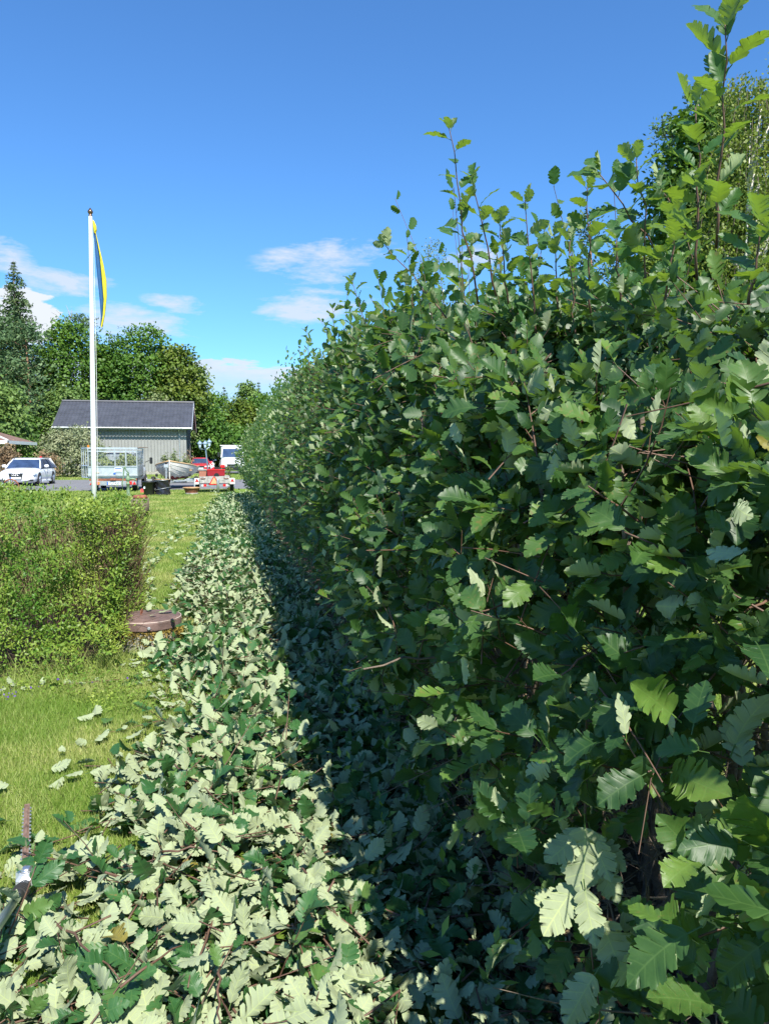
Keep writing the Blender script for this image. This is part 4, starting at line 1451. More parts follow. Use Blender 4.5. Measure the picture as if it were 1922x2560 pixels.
edgeM = [(235, 556), (240, 585), (246, 620), (252, 660), (256, 700), (259, 750), (256, 790), (252, 815)]
edgeR = [(235.5, 556), (241, 585), (249, 620), (258, 660), (265, 700), (267, 740), (263, 785), (255, 820)]


def strip(name, A, B, mat, yo, par, close=.03):
    m = MB()
    vs = []
    for i, ((ax, ay), (bx, by)) in enumerate(zip(A, B)):
        pa, pb = at(ax, ay, 17.95), at(bx, by, 17.95)
        fold_ = .05 * math.sin(i * 1.3)
        vs += [pa + Vector((0, yo + fold_, 0)), (pa + pb) / 2 + Vector((0, yo - .05, 0)), pb + Vector((0, yo + .03 - fold_, 0))]
    k = len(vs)
    vs += [v_ + Vector((0, close, 0)) for v_ in vs]
    fs = []
    for i in range(len(A) - 1):
        for j in range(2):
            a = i * 3 + j
            fs += [(a, a + 1, a + 4, a + 3), (k + a + 3, k + a + 4, k + a + 1, k + a)]
        fs += [(i * 3, i * 3 + 3, k + i * 3 + 3, k + i * 3), (i * 3 + 2, k + i * 3 + 2, k + i * 3 + 5, i * 3 + 5)]
    m.add(vs, fs)
    return m.build(name, mat, par, True)


strip('blue_cloth', edgeL, edgeM, M['flagblue'], 0, PN)
strip('yellow_cloth', edgeM, edgeR, M['yellow'], -.01, PN)
strip('yellow_cloth', [(232, 552), (232, 565), (234, 578), (237, 584)], [(236, 553), (242, 566), (243, 576), (239, 584)], M['yellow'], -.06, PN)

# ------------------------------------------------------------------ barn
bx0, bx1, by0 = -13.55, -3.60, 67.0
bd = 7.2
BN = thing('grey_barn', 'long grey board clad barn with dark tiled roof behind the parked vehicles', 'barn', (bx0, by0, 0))
BL = bx1 - bx0
wh = 3.95
MB().box(0, BL, 0, bd, 0.25, wh).build('wall', M['barnwall'], BN)
MB().box(-.03, BL + .03, -.03, bd + .03, 0, .25).build('foundation', M['concrete'], BN)
m = MB()
nb = int(BL / .26)
for i in range(nb):
    x = .02 + i * BL / nb
    m.box(x, x + .06, -.05, 0, .25, wh)
m.build('battens', M['batten'], BN)['kind'] = 'stuff'
m = MB()
for i in range(32):
    y = .02 + i * bd / 32
    m.box(BL, BL + .025, y, y + .05, .25, wh)
m.build('battens', M['barndark'], BN)['kind'] = 'stuff'  # end battens coloured dark for the shade under the roof overhang
m = MB().add([(BL, 0, wh), (BL, bd, wh), (BL, bd / 2, wh + 1.9), (BL - .1, 0, wh), (BL - .1, bd, wh), (BL - .1, bd / 2, wh + 1.9)], [(0, 1, 2), (5, 4, 3)])
m.add([(0, 0, wh), (0, bd, wh), (0, bd / 2, wh + 1.9), (.1, 0, wh), (.1, bd, wh), (.1, bd / 2, wh + 1.9)], [(2, 1, 0), (3, 4, 5)])
m.build('gable', M['barndark'], BN)  # overhang shade put into the gable colour
# corrugated tile roof: rows of waves with steps
ov, rise = .62, 1.95
slope_len = bd / 2 + ov
nx, ny = 150, 12
for side in (0, 1):
    vs, fs = [], []
    for j in range(ny):
        for e in (0, 1):
            u = (j + e) / ny
            yb = -ov + slope_len * u
            zb = wh + .02 + (rise + .35) * u - .05 - .03 * e + .03
            for i in range(nx + 1):
                x = -.45 + (BL + .95) * i / nx
                zz_ = zb + .022 * math.sin(i * PI * 2 / 4)
                vs.append((x, yb if side == 0 else bd - yb, zz_))
    row = nx + 1
    for j in range(2 * ny - 1):
        for i in range(nx):
            f = (j * row + i, j * row + i + 1, (j + 1) * row + i + 1, (j + 1) * row + i)
            fs.append(f if side == 0 else f[::-1])
    o = MB().add(vs, fs).build('roof_tiles', M['rooftile'], BN, False)
    o['kind'] = 'stuff'
zr = wh + rise + .34
MB().tube([(-.5, bd / 2, zr + .02), (BL + .55, bd / 2, zr + .02)], .11, 8).build('ridge_cap', M['rooftile'], BN)
for xx_, mt in ((-.50, 'barndark'), (BL + .50, 'barnwall')):
    for s in (0, 1):
        y0, y1 = (-ov, bd / 2) if s == 0 else (bd + ov, bd / 2)
        z0, z1 = wh - .12, zr - .06
        vs = []
        for x in (xx_, xx_ + .05):
            vs += [(x, y0, z0 - .12), (x, y1, z1 - .14), (x, y1, z1 + .08), (x, y0, z0 + .12)]
        MB().add(vs, [(0, 1, 2, 3), (7, 6, 5, 4), (0, 4, 5, 1), (1, 5, 6, 2), (2, 6, 7, 3), (3, 7, 4, 0)]).build('verge_board', M['alu'] if mt == 'barnwall' else M['barndark'], BN)
MB().box(-.45, BL + .48, -ov - .02, -ov + .02, wh - .24, wh - .06).build('fascia', M['barnwall'], BN)
MB().tube([(-.5, -ov - .09, wh - .10), (BL + .5, -ov - .09, wh - .10)], .065, 8).build('gutter', M['galv'], BN)
MB().tube([(BL - .55, -ov - .05, wh - .14), (BL - .55, -.10, wh - .45), (BL - .55, -.07, wh - .6), (BL - .55, -.07, .3)], .045, 8).build('downpipe', M['galv'], BN)
MB().tube([(.15, -ov - .05, wh - .14), (.15, -.10, wh - .45), (.15, -.07, wh - .6), (.15, -.07, .3)], .045, 8).build('downpipe', M['barndark'], BN)

# ------------------------------------------------------------------ hip roofed house, far left
hc = at(20, 1106, 50)
HS_ = thing('hip_roof_house', 'corner of a low house with brown hipped roof and white fascia', 'house', (hc.x, 50, 0))
ez = hc.z
w_, d_ = 9.0, 7.0
vs = [(0, 0, ez + .10), (-w_, 0, ez + .10), (-w_, d_, ez + .10), (0, d_, ez + .10), (-3.2, d_ / 2, ez + 1.25), (-w_ + 3.2, d_ / 2, ez + 1.25)]
MB().add(vs, [(1, 0, 4, 5), (3, 2, 5, 4), (0, 3, 4), (2, 1, 5), (0, 1, 2, 3)]).build('roof', M['browntile'], HS_)
for a, b in (((0, 0), (-w_, 0)), ((0, 0), (0, d_))):
    x0_, x1_ = min(a[0], b[0]) - .03, max(a[0], b[0]) + .03
    y0_, y1_ = min(a[1], b[1]) - .03, max(a[1], b[1]) + .03
    MB().box(x0_, x1_, y0_, y1_, ez - .08, ez + .12).build('fascia', M['white'], HS_)
MB().tube([(0, 0, ez + .13), (-3.2, d_ / 2, ez + 1.29)], .06, 6).build('hip_cap', M['white'], HS_)
MB().box(-.95, -.80, .35, .50, 0, ez - .08).build('post', M['lantern'], HS_)
MB().tube([(-.05, .0, ez - .1), (-.35, .2, ez - .35), (-.8, .35, ez - .45)], .04, 6).build('downpipe', M['galv'], HS_)
MB().box(-w_ + .5, -2.2, .6, d_ - .5, 0, ez - .02).build('wall', M['white'], HS_)


# ------------------------------------------------------------------ vehicles
def loft(stations, sect, name, mat, par, smooth=True):
    """stations: y, zb, zt, w ; sect: list of (fw, fz) half cross-section from bottom centre to top centre"""
    vs, fs = [], []
    full = [(fw, fz) for fw, fz in sect] + [(-fw, fz) for fw, fz in reversed(sect[1:-1])]
    n = len(full)
    for (y, zb, zt, w__) in stations:
        for fw, fz in full:
            vs.append((fw * w__, y, zb + (zt - zb) * fz))
    for i in range(len(stations) - 1):
        for k in range(n):
            j = (k + 1) % n
            fs.append((i * n + k, (i + 1) * n + k, (i + 1) * n + j, i * n + j))
    fs.append(tuple(range(n)))
    fs.append(tuple((len(stations) - 1) * n + k for k in range(n - 1, -1, -1)))
    return MB().add(vs, fs).build(name, mat, par, smooth)


def wheel(par, x, y, r, wd, side, name='wheel'):
    o = MB().lathe([(r * .62, -wd / 2), (r * .93, -wd / 2), (r, -wd * .35), (r, wd * .35), (r * .93, wd / 2), (r * .62, wd / 2)], (x, y, r), 20, 'x').build(name, M['rubber'], par, True)
    rm = MB()
    xo = x + side * wd * .5
    rm.lathe([(r * .60, -.012), (r * .62, .0), (r * .56, .012)], (xo, y, r), 20, 'x')
    rm.build('rim', M['chrome'], o, True)
    sp_ = MB()
    for k in range(5):
        t = 2 * PI * k / 5
        sp_.tube([(xo + side * .012, y, r), (xo + side * .018, y + math.cos(t) * r * .56, r + math.sin(t) * r * .56)], r * .07, 5)
    sp_.lathe([(r * .15, -.02), (r * .15, .03)], (xo, y, r), 10, 'x')
    sp_.build('spokes', M['chrome'], o)
    return o


def plate(par, c, w__, h, text, size, depth=.01, facing=-1):
    o = MB().box(c[0] - w__ / 2, c[0] + w__ / 2, c[1], c[1] + depth, c[2] - h / 2, c[2] + h / 2).build('number_plate', M['platewhite'], par)
    MB().box(c[0] - w__ / 2, c[0] - w__ / 2 + w__ * .09, c[1] - .004, c[1], c[2] - h / 2, c[2] + h / 2).build('plate_band', M['plateblue'], o)
    if text:
        cu = bpy.data.curves.new('plate_text', 'FONT')
        cu.body = text
        cu.size = size
        cu.align_x = 'CENTER'
        cu.align_y = 'CENTER'
        cu.extrude = .002
        t0 = bpy.data.objects.new('tmp', cu)
        COL.objects.link(t0)
        me = bpy.data.meshes.new_from_object(t0.evaluated_get(bpy.context.evaluated_depsgraph_get()))
        bpy.data.objects.remove(t0)
        me.materials.clear()
        me.materials.append(M['black'])
        t1 = bpy.data.objects.new('plate_text', me)
        COL.objects.link(t1)
        t1.parent = o
        t1.location = (c[0] + w__ * .04, c[1] - .006, c[2])
        t1.rotation_euler = (PI / 2, 0, 0)
    return o


BODY = [(0, 0), (.80, 0), (.97, .10), (1.0, .35), (1.0, .62), (.97, .82), (.88, .95), (.60, 1.0), (0, 1.02)]


def car(name, label, loc, rotz, paint, L=4.9, Wd=1.86, H=1.45, wagon=True, text=None, rings=False):
    c_ = thing(name, label, 'car', loc, rotz)
    h = L / 2
    w2 = Wd / 2
    belt = H * .655
    st = [(-h, .30, belt * .66, w2 * .72), (-h + .07, .22, belt * .74, w2 * .88), (-h + .35, .18, belt * .84, w2 * .96), (-h + .8, .17, belt * .91, w2 * .99), (-h + 1.35, .17, belt * .98, w2),
          (-.2, .17, belt, w2), (h - 1.2, .17, belt, w2), (h - .45, .20, belt * 1.0, w2 * .97), (h - .08, .26, belt * .93, w2 * .90), (h, .34, belt * .84, w2 * .82)]
    loft(st, BODY, 'body', paint, c_)
    y0, y1 = -h + 1.38, (h - .12 if wagon else h - .75)
    t0, t1 = -h + 2.15, (h - .62 if wagon else h - 1.55)
    zb, zt = belt - .03, H - .05
    wb, wt = w2 * .925, w2 * .70
    # glass volume
    g_ = MB()
    g_.add([(-wb, y0, zb), (wb, y0, zb), (wb, y1, zb), (-wb, y1, zb), (-wt, t0, zt), (wt, t0, zt), (wt, t1, zt), (-wt, t1, zt)],
           [(0, 1, 5, 4), (1, 2, 6, 5), (2, 3, 7, 6), (3, 0, 4, 7)])
    g_.build('windows', M['glass'], c_)
    # roof with crown
    loft([(t0 - .04, zt - .03, zt + .0, wt), (t0 + .1, zt - .03, zt + .045, wt + .025), ((t0 + t1) / 2, zt - .03, zt + .065, wt + .03), (t1 - .05, zt - .03, zt + .04, wt + .03), (t1 + .08, zt - .04, zt - .005, wt)],
         [(0, 0), (.95, 0), (1, .3), (.92, .75), (.5, .97), (0, 1)], 'roof', paint, c_)
    for s in (-1, 1):
        def P3(u, lo=True):
            return None
        MB().tube([(s * wb * 1.005, y0 - .02, zb), (s * (wb * .55 + wt * .46), (y0 + t0) / 2 - .02, (zb + zt) / 2 + .02), (s * (wt + .01), t0 - .02, zt)], .038, 6).build('front_pillar', paint, c_, True)
        MB().tube([(s * wb * 1.005, y1, zb), (s * (wt + .01), t1 + .02, zt)], .055, 6).build('rear_pillar', paint, c_, True)
        for fr in ((.36, .70) if wagon else (.42, .75)):
            ym = y0 + (y1 - y0) * fr
            yt_ = t0 + (t1 - t0) * (fr - .12)
            MB().tube([(s * (wb + .004), ym, zb), (s * (wt + .008), yt_, zt)], .026, 4).build('middle_pillar', M['black'], c_)
            MB().box(s * (w2 + .001) - .004, s * (w2 + .001) + .004, ym - .006, ym + .006, .30, zb).build('door_seam', M['black'], c_)
            MB().box(s * (w2 + .014) - .014, s * (w2 + .014) + .010, ym - .24, ym - .08, belt * .80, belt * .80 + .03).build('door_handle', paint, c_)
        m_ = MB().bbox(s * (w2 + .13) - .11, s * (w2 + .13) + .11, y0 + .42, y0 + .54, belt + .00, belt + .15, .03)
        m_.build('mirror', paint, c_, True)
        MB().tube([(s * w2 * .93, y0 + .5, belt), (s * (w2 + .08), y0 + .49, belt + .05)], .025, 5).build('mirror_arm', M['black'], c_)
        # lamps wrap the corner
        hl = MB()
        zl0, zl1 = belt * .60, belt * .75
        hl.add([(s * w2 * .45, -h + .02, zl0), (s * w2 * .90, -h + .10, zl0 + .02), (s * w2 * .97, -h + .33, zl0 + .06), (s * w2 * .97, -h + .38, zl1), (s * w2 * .88, -h + .16, zl1 - .01), (s * w2 * .45, -h + .035, zl1 - .04),
                (s * w2 * .45, -h - .03, zl0), (s * w2 * .93, -h + .06, zl0 + .02), (s * w2 * 1.0, -h + .33, zl0 + .06), (s * w2 * .995, -h + .38, zl1), (s * w2 * .91, -h + .11, zl1), (s * w2 * .45, -h - .02, zl1 - .03)],
               [(0, 1, 7, 6), (1, 2, 8, 7), (2, 3, 9, 8), (3, 4, 10, 9), (4, 5, 11, 10), (5, 0, 6, 11), (6, 7, 10, 11), (7, 8, 9, 10)])
        hl.build('headlight', M['lamp'], c_)
        for ya in (-h + .92, h - 1.05):
            MB().lathe([(.385, 0), (.385, .006), (.36, .008)], (s * w2 if s > 0 else s * w2 - .008, ya, .335), 24, 'x').build('wheel_arch', M['rubber'], c_)
            wheel(c_, s * (w2 - .085), ya, .325, .21, s)
        MB().box(s * (w2 - .02) - .03, s * (w2 - .02) + .03, -h + 1.35, h - 1.5, .19, .27).build('sill', paint, c_)
    MB().add([(-.36, -h - .012, belt * .72), (.36, -h - .012, belt * .72), (.27, -h - .03, .34), (-.27, -h - .03, .34), (-.36, -h + .08, belt * .72), (.36, -h + .08, belt * .72), (.27, -h + .1, .34), (-.27, -h + .1, .34)],
             [(3, 2, 1, 0), (0, 1, 5, 4), (2, 3, 7, 6), (1, 2, 6, 5), (3, 0, 4, 7)]).build('grille', M['black'], c_)
    for s in (-1, 1):
        MB().box(s * .62 - .22, s * .62 + .22, -h + .005, -h + .05, .26, .36).build('lower_intake', M['black'], c_)
    if rings:
        r_ = MB()
        for k in range(4):
            r_.torus((-.135 + k * .09, -h - .04, belt * .66), .055, .009, 'y', 16, 5)
        r_.build('four_rings_badge', M['chrome'], c_)
    plate(c_, (0, -h - .055, .43), .52, .11, text, .11)
    rl = [MB().tube([(s * (wt - .02), t0 + .1, zt + .07), (s * (wt - .02), t1, zt + .07)], .014, 5).build('roof_rail', M['chrome'], c_) for s in (-1, 1) if wagon]
    MB().tube([(.0, -h + 1.36, belt + .02), (.45, -h + 1.42, belt + .03)], .01, 4).build('wiper', M['black'], c_)
    return c_


ac = at(40, 1214, 43.6)
car('estate_car', 'white estate car with four ring badge parked at the far left', (-10.73, 44.8, 0), R_(-1), M['carwhite'], rings=True)
rc = at(501, 1182, 73)
car('red_car', 'red hatchback with dark windscreen parked between the boat and the leaning lamp', (rc.x, 73.5, 0), R_(2), M['carred'], L=4.2, Wd=1.72, H=1.38, wagon=False)
rc2 = at(512, 1182, 79)
car('white_car', 'white car mostly hidden behind the red one', (rc2.x, 80, 0), R_(4), M['carwhite'], L=4.3, Wd=1.75, H=1.62, wagon=False)

# --- white van, partly behind the tall hedge
vc = at(583, 1183, 66)
VN = thing('white_van', 'white van with big windscreen half hidden by the end of the tall hedge', 'van', (vc.x, 66, 0), R_(2))
loft([(0, .35, 1.05, .88), (.12, .28, 1.22, .98), (.7, .26, 1.42, 1.02), (5.2, .26, 1.42, 1.02), (5.3, .3, 1.35, 1.0)], BODY, 'body', M['carwhite'], VN)
loft([(.72, 1.36, 1.5, 1.0), (1.25, 1.36, 2.28, .93), (1.5, 1.36, 2.40, .95), (5.2, 1.36, 2.42, .97)], [(0, 0), (1, 0), (1, .6), (.97, .9), (.85, .98), (0, 1)], 'cargo_box', M['carwhite'], VN)
MB().add([(-.86, .66, 1.48), (.86, .66, 1.48), (.80, 1.10, 2.16), (-.80, 1.10, 2.16), (-.86, .8, 1.44), (.86, .8, 1.44), (.80, 1.24, 2.14), (-.80, 1.24, 2.14)], [(0, 1, 2, 3), (4, 7, 6, 5), (0, 4, 5, 1), (1, 5, 6, 2), (2, 6, 7, 3), (3, 7, 4, 0)]).build('windscreen', M['glass'], VN)
MB().box(-.92, .92, -.05, .06, .35, .62).build('bumper', M['black'], VN)
MB().box(-.5, .5, -.03, .05, .66, .86).build('grille', M['black'], VN)
for s in (-1, 1):
    MB().bbox(s * .72 - .16, s * .72 + .16, -.05, .10, .68, .92, .03).build('headlight', M['lamp'], VN)
    MB().bbox(s * 1.17 - .09, s * 1.17 + .09, .75, .88, 1.45, 1.85, .03).build('mirror', M['black'], VN)
    wheel(VN, s * .92, .95, .33, .22, s)
    wheel(VN, s * .92, 4.3, .33, .22, s)
MB().box(-1.02, 1.02, 1.3, 1.36, 2.40, 2.47).build('roof_bar', M['white'], VN)

# --- caged pickup truck
tl = at(222, 1200, 35.2)
tr = at(343, 1200, 35.2)
TK = thing('caged_truck', 'grey flatbed truck with mesh cage full of garden cuttings and a number plate', 'truck', ((tl.x + tr.x) / 2, 35.2, 0), R_(1.5))
hw = (tr.x - tl.x) / 2
zf = EYE - (1188 - 1138) / 1923 * 35.2
zp = EYE - (1163 - 1138) / 1923 * 35.2
zc = EYE + (1138 - 1121) / 1923 * 35.2
bl_ = 3.3
MB().box(-hw, hw, 0, bl_, zf - .08, zf).build('bed_floor', M['galv'], TK)
tg = MB().box(-hw, hw, -.03, .0, zf, zp).build('tailgate', M['alu'], TK)
for z_ in (zf + .03, zp - .03):
    MB().box(-hw, hw, -.055, -.03, z_ - .03, z_ + .03).build('tailgate_rib', M['galv'], tg)
for s in (-1, 1):
    MB().box(s * hw - .02, s * hw + .02, 0, bl_, zf, zp).build('side_board', M['alu'], TK)
MB().box(-hw, hw, bl_, bl_ + .04, zf, zp + .5).build('headboard', M['galv'], TK)
for (x, y) in [(-hw, 0), (hw, 0), (-hw, bl_), (hw, bl_), (0.1 * hw, 0), (.55 * hw, 0), (.55 * hw, bl_), (-.3 * hw, bl_)]:
    MB().box(x - .028, x + .028, y - .028, y + .028, zf, zc - .03).build('cage_post', M['galv'], TK)
for (a, b) in [((-hw, 0), (hw, 0)), ((-hw, bl_), (hw, bl_))]:
    MB().box(a[0] - .03, b[0] + .03, a[1] - .03, a[1] + .03, zc - .03, zc + .03).build('cage_rail', M['alu'], TK)
    MB().box(a[0] - .02, b[0] + .02, a[1] - .02, a[1] + .02, zc - .16, zc - .11).build('cage_rail', M['alu'], TK)
for s in (-1, 1):
    MB().box(s * hw - .03, s * hw + .03, 0.03, bl_ - .03, zc - .03, zc + .03).build('cage_rail', M['alu'], TK)


def mesh_panel(par, p0, p1, z0, z1, step, r, mat):
    m_ = MB()
    a, b = Vector(p0), Vector(p1)
    L_ = (b - a).length
    n_ = int(L_ / step)
    for i in range(n_ + 1):
        q = a.lerp(b, i / n_)
        m_.tube([(q.x, q.y, z0), (q.x, q.y, z1)], r, 3, False)
    for j in range(int((z1 - z0) / step) + 1):
        z_ = z0 + j * step
        m_.tube([(a.x, a.y, z_), (b.x, b.y, z_)], r, 3, False)
    o = m_.build('wire_mesh', mat, par)
    return o


mesh_panel(TK, (-hw, -.01, 0), (hw, -.01, 0), zp, zc - .1, .10, .0045, M['galv'])
mesh_panel(TK, (-hw, bl_, 0), (hw, bl_, 0), zp, zc - .1, .10, .004, M['galv'])
mesh_panel(TK, (hw, 0, 0), (hw, bl_, 0), zp, zc - .1, .12, .004, M['galv'])
mesh_panel(TK, (-hw, 0, 0), (-hw, bl_, 0), zp, zc - .1, .12, .004, M['galv'])
# open side gate on the left
g0, g1 = (-hw - .02, .1), (-hw - .40, .95)
sg = MB()
for z_ in (zf - .05, zp, zc):
    sg.tube([(g0[0], g0[1], z_), (g1[0], g1[1], z_)], .025, 5)
for u in (0, .35, .7, 1):
    x_, y_ = g0[0] + (g1[0] - g0[0]) * u, g0[1] + (g1[1] - g0[1]) * u
    sg.tube([(x_, y_, zf - .05), (x_, y_, zc)], .022, 5)
sg.build('open_side_gate', M['alu'], TK)
MB().box(-hw + .02, hw - .02, .02, .12, zf - .20, zf - .09).build('bed_beam', M['rust'], TK)
zb_ = EYE - (1204 - 1138) / 1923 * 35.2
lb_ = MB().box(-hw + .03, hw - .03, -.02, .04, zb_ - .10, zb_ + .09).build('light_bar', M['galv'], TK)
plate(TK, (.03, -.06, zb_ - .01), .56, .13, 'TLF 430', .13)
for s in (-1, 1):
    MB().box(s * (hw - .32) - .10, s * (hw - .32) + .10, -.06, -.02, zb_ - .07, zb_ + .07).build('tail_light', M['redlens'], TK)
    x_ = s * (hw - .12)
    MB().add([(x_ - .08, -.05, zb_ - .07), (x_ + .08, -.05, zb_ - .07), (x_, -.05, zb_ + .07), (x_ - .08, -.03, zb_ - .07), (x_ + .08, -.03, zb_ - .07), (x_, -.03, zb_ + .07)], [(0, 1, 2), (5, 4, 3), (0, 3, 4, 1), (1, 4, 5, 2), (2, 5, 3, 0)]).build('reflector', M['redlens'], TK)
    MB().box(s * (hw - .42) - .03, s * (hw - .42) + .03, -.065, -.02, zb_ - .05, zb_ + .05).build('indicator', M['orange'], TK)
    wheel(TK, s * (hw - .16), .75, .30, .22, s)
    wheel(TK, s * (hw - .05), 4.35, .34, .22, s)
MB().box(-.10, .12, -.12, .05, zb_ + .12, zb_ + .22).build('tow_hitch', M['rust'], TK)
MB().box(-.35, .35, .0, 4.2, .38, .50).build('chassis', M['black'], TK)
# cab
loft([(3.5, .45, 1.05, .98), (3.6, .42, 1.10, 1.02), (4.9, .42, 1.10, 1.02), (5.2, .45, .98, .95)], BODY, 'cab_body', M['carwhite'], TK)
loft([(3.52, 1.05, 1.66, .86), (3.9, 1.05, 1.74, .90), (4.5, 1.05, 1.70, .88), (4.9, 1.05, 1.12, .95)], [(0, 0), (1.05, 0), (1, .5), (.92, .9), (.6, 1), (0, 1)], 'cab_windows', M['glass'], TK)
MB().box(-.80, .80, 3.6, 4.4, 1.725, 1.78).build('cab_roof', M['carwhite'], TK)
for s in (-1, 1):
    MB().tube([(s * 1.0, 4.5, 1.25), (s * 1.2, 4.45, 1.35)], .015, 5).build('mirror_arm', M['black'], TK)
    MB().bbox(s * 1.29 - .07, s * 1.29 + .07, 4.40, 4.50, 1.18, 1.50, .03).build('mirror', M['black'], TK)
# sticker on tailgate
st_ = MB().box(.08, .38, -.062, -.056, zf + .18, zp - .07).build('sticker', M['signwhite'], TK)
MB().box(.10, .36, -.067, -.0625, zp - .14, zp - .10).build('sticker_line', M['plateblue'], st_)
MB().box(.12, .34, -.067, -.0625, zf + .21, zf + .225).build('sticker_line', M['plateblue'], st_)
MB().box(.02, .12, -.062, -.056, zf + .09, zf + .15).build('sticker', M['plateblue'], TK)
MB().box(-hw + .22, -hw + .45, -.062, -.056, zf + .14, zf + .17).build('sticker', M['teak'], TK)
MB().tube([(-hw + .02, 0, zc + .03), (-hw + .02, 0, zc + .13)], .045, 8).build('beacon', M['orange'], TK)
LD = thing('ladder', 'small step ladder standing upright inside the cage of the truck', 'ladder', (TK.location.x, 35.2 + 3.0, 0), 0)
for x_ in (.30, .62):
    MB().tube([(x_, 0, zf), (x_, .05, zc - .2)], .02, 5).build('rail', M['black'], LD)
for k in range(6):
    MB().box(.30, .62, -.01, .03, zf + .15 + k * .17, zf + .18 + k * .17).build('rung', M['galv'], LD)
n = 1500
B = np.stack([rng.uniform(-hw + .1, hw - .1, n), rng.uniform(.1, 3.1, n), np.full(n, zf)], 1)
B[:, 2] += rng.uniform(0, .78, n) * (1 + .25 * np.sin(B[:, 0] * 4)) * np.where(B[:, 0] < -hw + .5, 1.35, 1)
d = rng.normal(0, 1, (n, 3))
B[:, 0] += TK.location.x
B[:, 1] += 35.2
o = scatter('garden_cuttings', Q_BROAD, B, frames(d, rng.normal(0, 1, (n, 3))), rng.uniform(.08, .16, n), rng.uniform(0, 1, n), M['willow'])
tag(o, 'leafy garden cuttings filling the truck cage', 'cuttings')
pp = MB().tube([(at(325, 1126, 36).x, 36, zc + .0), (at(370, 1124, 36).x, 36, zc + .05)], [.035, .015], 6).build('long_branch', M['bark'])
tag(pp, 'bare branch sticking out of the truck cage over the cab', 'branch')

# ------------------------------------------------------------------ hand pump
pc = at(320, 1200, 31.6)
HPm = thing('hand_pump', 'green cast iron hand pump standing in front of the truck', 'water pump', (pc.x, 31.6, 0))


def zz31(py):
    return EYE - (py - 1138) / 1923 * 32.0


MB().lathe([(.11, 0), (.11, .03), (.062, .06), (.058, .45), (.075, .46), (.075, .50), (.05, .52), (.05, .60)], n=16).build('column', M['greenpaint'], HPm, True)
MB().lathe([(.055, .58), (.085, .62), (.085, .72), (.055, .76), (.05, .86), (.065, .88), (.03, .92)], n=16).build('barrel', M['greenpaint'], HPm, True)
MB().tube([(.05, 0, .67), (.18, 0, .68), (.27, 0, .66), (.28, 0, .58)], [.04, .034, .032, .034], 10).build('spout', M['greenpaint'], HPm, True)
MB().tube([(.04, 0, .90), (-.04, 0, .98), (-.10, 0, 1.10), (-.08, 0, 1.16), (-.14, 0, 1.12), (-.16, 0, .9), (-.17, 0, .75), (-.22, 0, .50), (-.21, 0, .32)], [.02, .026, .03, .03, .03, .026, .024, .022, .018], 8).build('handle', M['greenpaint'], HPm, True)

# ------------------------------------------------------------------ bins
bc = at(385 - 12, 1225, 32.0)
BI = thing('black_bin', 'round black plastic bin without lid on the lawn edge', 'bin', (bc.x, 32, 0))
MB().lathe([(.20, 0), (.205, .01), (.235, .50), (.262, .51), (.268, .56), (.25, .57), (.228, .55), (.195, .05)], n=28).build('tub', M['black'], BI, True)
for s in (-1, 1):
    MB().tube([(s * .25, -.06, .45), (s * .30, -.06, .44), (s * .30, .06, .44), (s * .25, .06, .45)], .012, 6).build('handle', M['black'], BI)
MB().box(-.19, -.13, -.232, -.215, .28, .36).build('sticker', M['signwhite'], BI)
bc = at(405, 1225, 32.0)
BG = thing('garden_sack', 'round pop-up garden bag lined with shiny black plastic', 'garden bag', (bc.x + .02, 32.1, 0))
vs, fs = [], []
nn_, rows_ = 36, 14
for j in range(rows_ + 1):
    for i in range(nn_):
        t = 2 * PI * i / nn_
        r = .31 - .03 * math.sin(PI * j / rows_) + .012 * math.sin(t * 5 + j * 1.1) + .010 * math.sin(t * 11 - j * .8)
        vs.append((r * math.cos(t), r * math.sin(t), .64 * j / rows_ + .01 * math.sin(t * 3) * (j / rows_)))
for j in range(rows_):
    for i in range(nn_):
        k = (i + 1) % nn_
        fs.append((j * nn_ + i, j * nn_ + k, (j + 1) * nn_ + k, (j + 1) * nn_ + i))
fs.append(tuple(range(nn_ - 1, -1, -1)))
MB().add(vs, fs).build('sack', M['bag'], BG, True)
for z_, tl_, mt in ((.635, .0, 'teak'), (.60, .03, 'galv'), (.27, .06, 'galv')):
    pts = [(.315 * math.cos(t), .315 * math.sin(t), z_ + tl_ * math.cos(t)) for t in np.linspace(0, 2 * PI, 29)]
    MB().tube(pts, .009, 5, False).build('hoop', M[mt], BG)

# low barrel or stump with a brown thing on the hedge corner
sc_ = gp(350, 1300, 0)
SM = thing('wooden_tub', 'old wooden tub with rusty rim behind the corner of the small hedge', 'tub', (at(350, 1255, 21).x, 21, 0))
zt_ = at(350, 1246, 21).z
MB().lathe([(.20, 0), (.235, zt_ * .5), (.23, zt_), (.20, zt_), (.19, zt_ - .08)], n=20).build('tub_body', M['bark'], SM, True)
MB().lathe([(.05, zt_ - .02), (.19, zt_ + .0), (.20, zt_ + .05), (.14, zt_ + .09), (.04, zt_ + .08)], n=16).build('rusty_cap', M['rust'], SM, True)

# wicker planter
pcx = at(479, 1228, 32.5)
PL = thing('basket_planter', 'shallow round basket planter standing on the lawn', 'planter', (pcx.x, 32.5, 0))
MB().lathe([(.22, 0), (.235, .04), (.24, .06), (.30, .22), (.34, .25), (.345, .28), (.32, .29), (.28, .24), (.2, .2)], n=28).build('bowl', M['rust'], PL, True)
MB().lathe([(.26, 0), (.27, .055), (.245, .065)], n=24).build('foot', M['oldwood'], PL)
MB().torus((0, 0, .275), .335, .022, 'z', 28, 6).build('rim', M['teak'], PL, True)

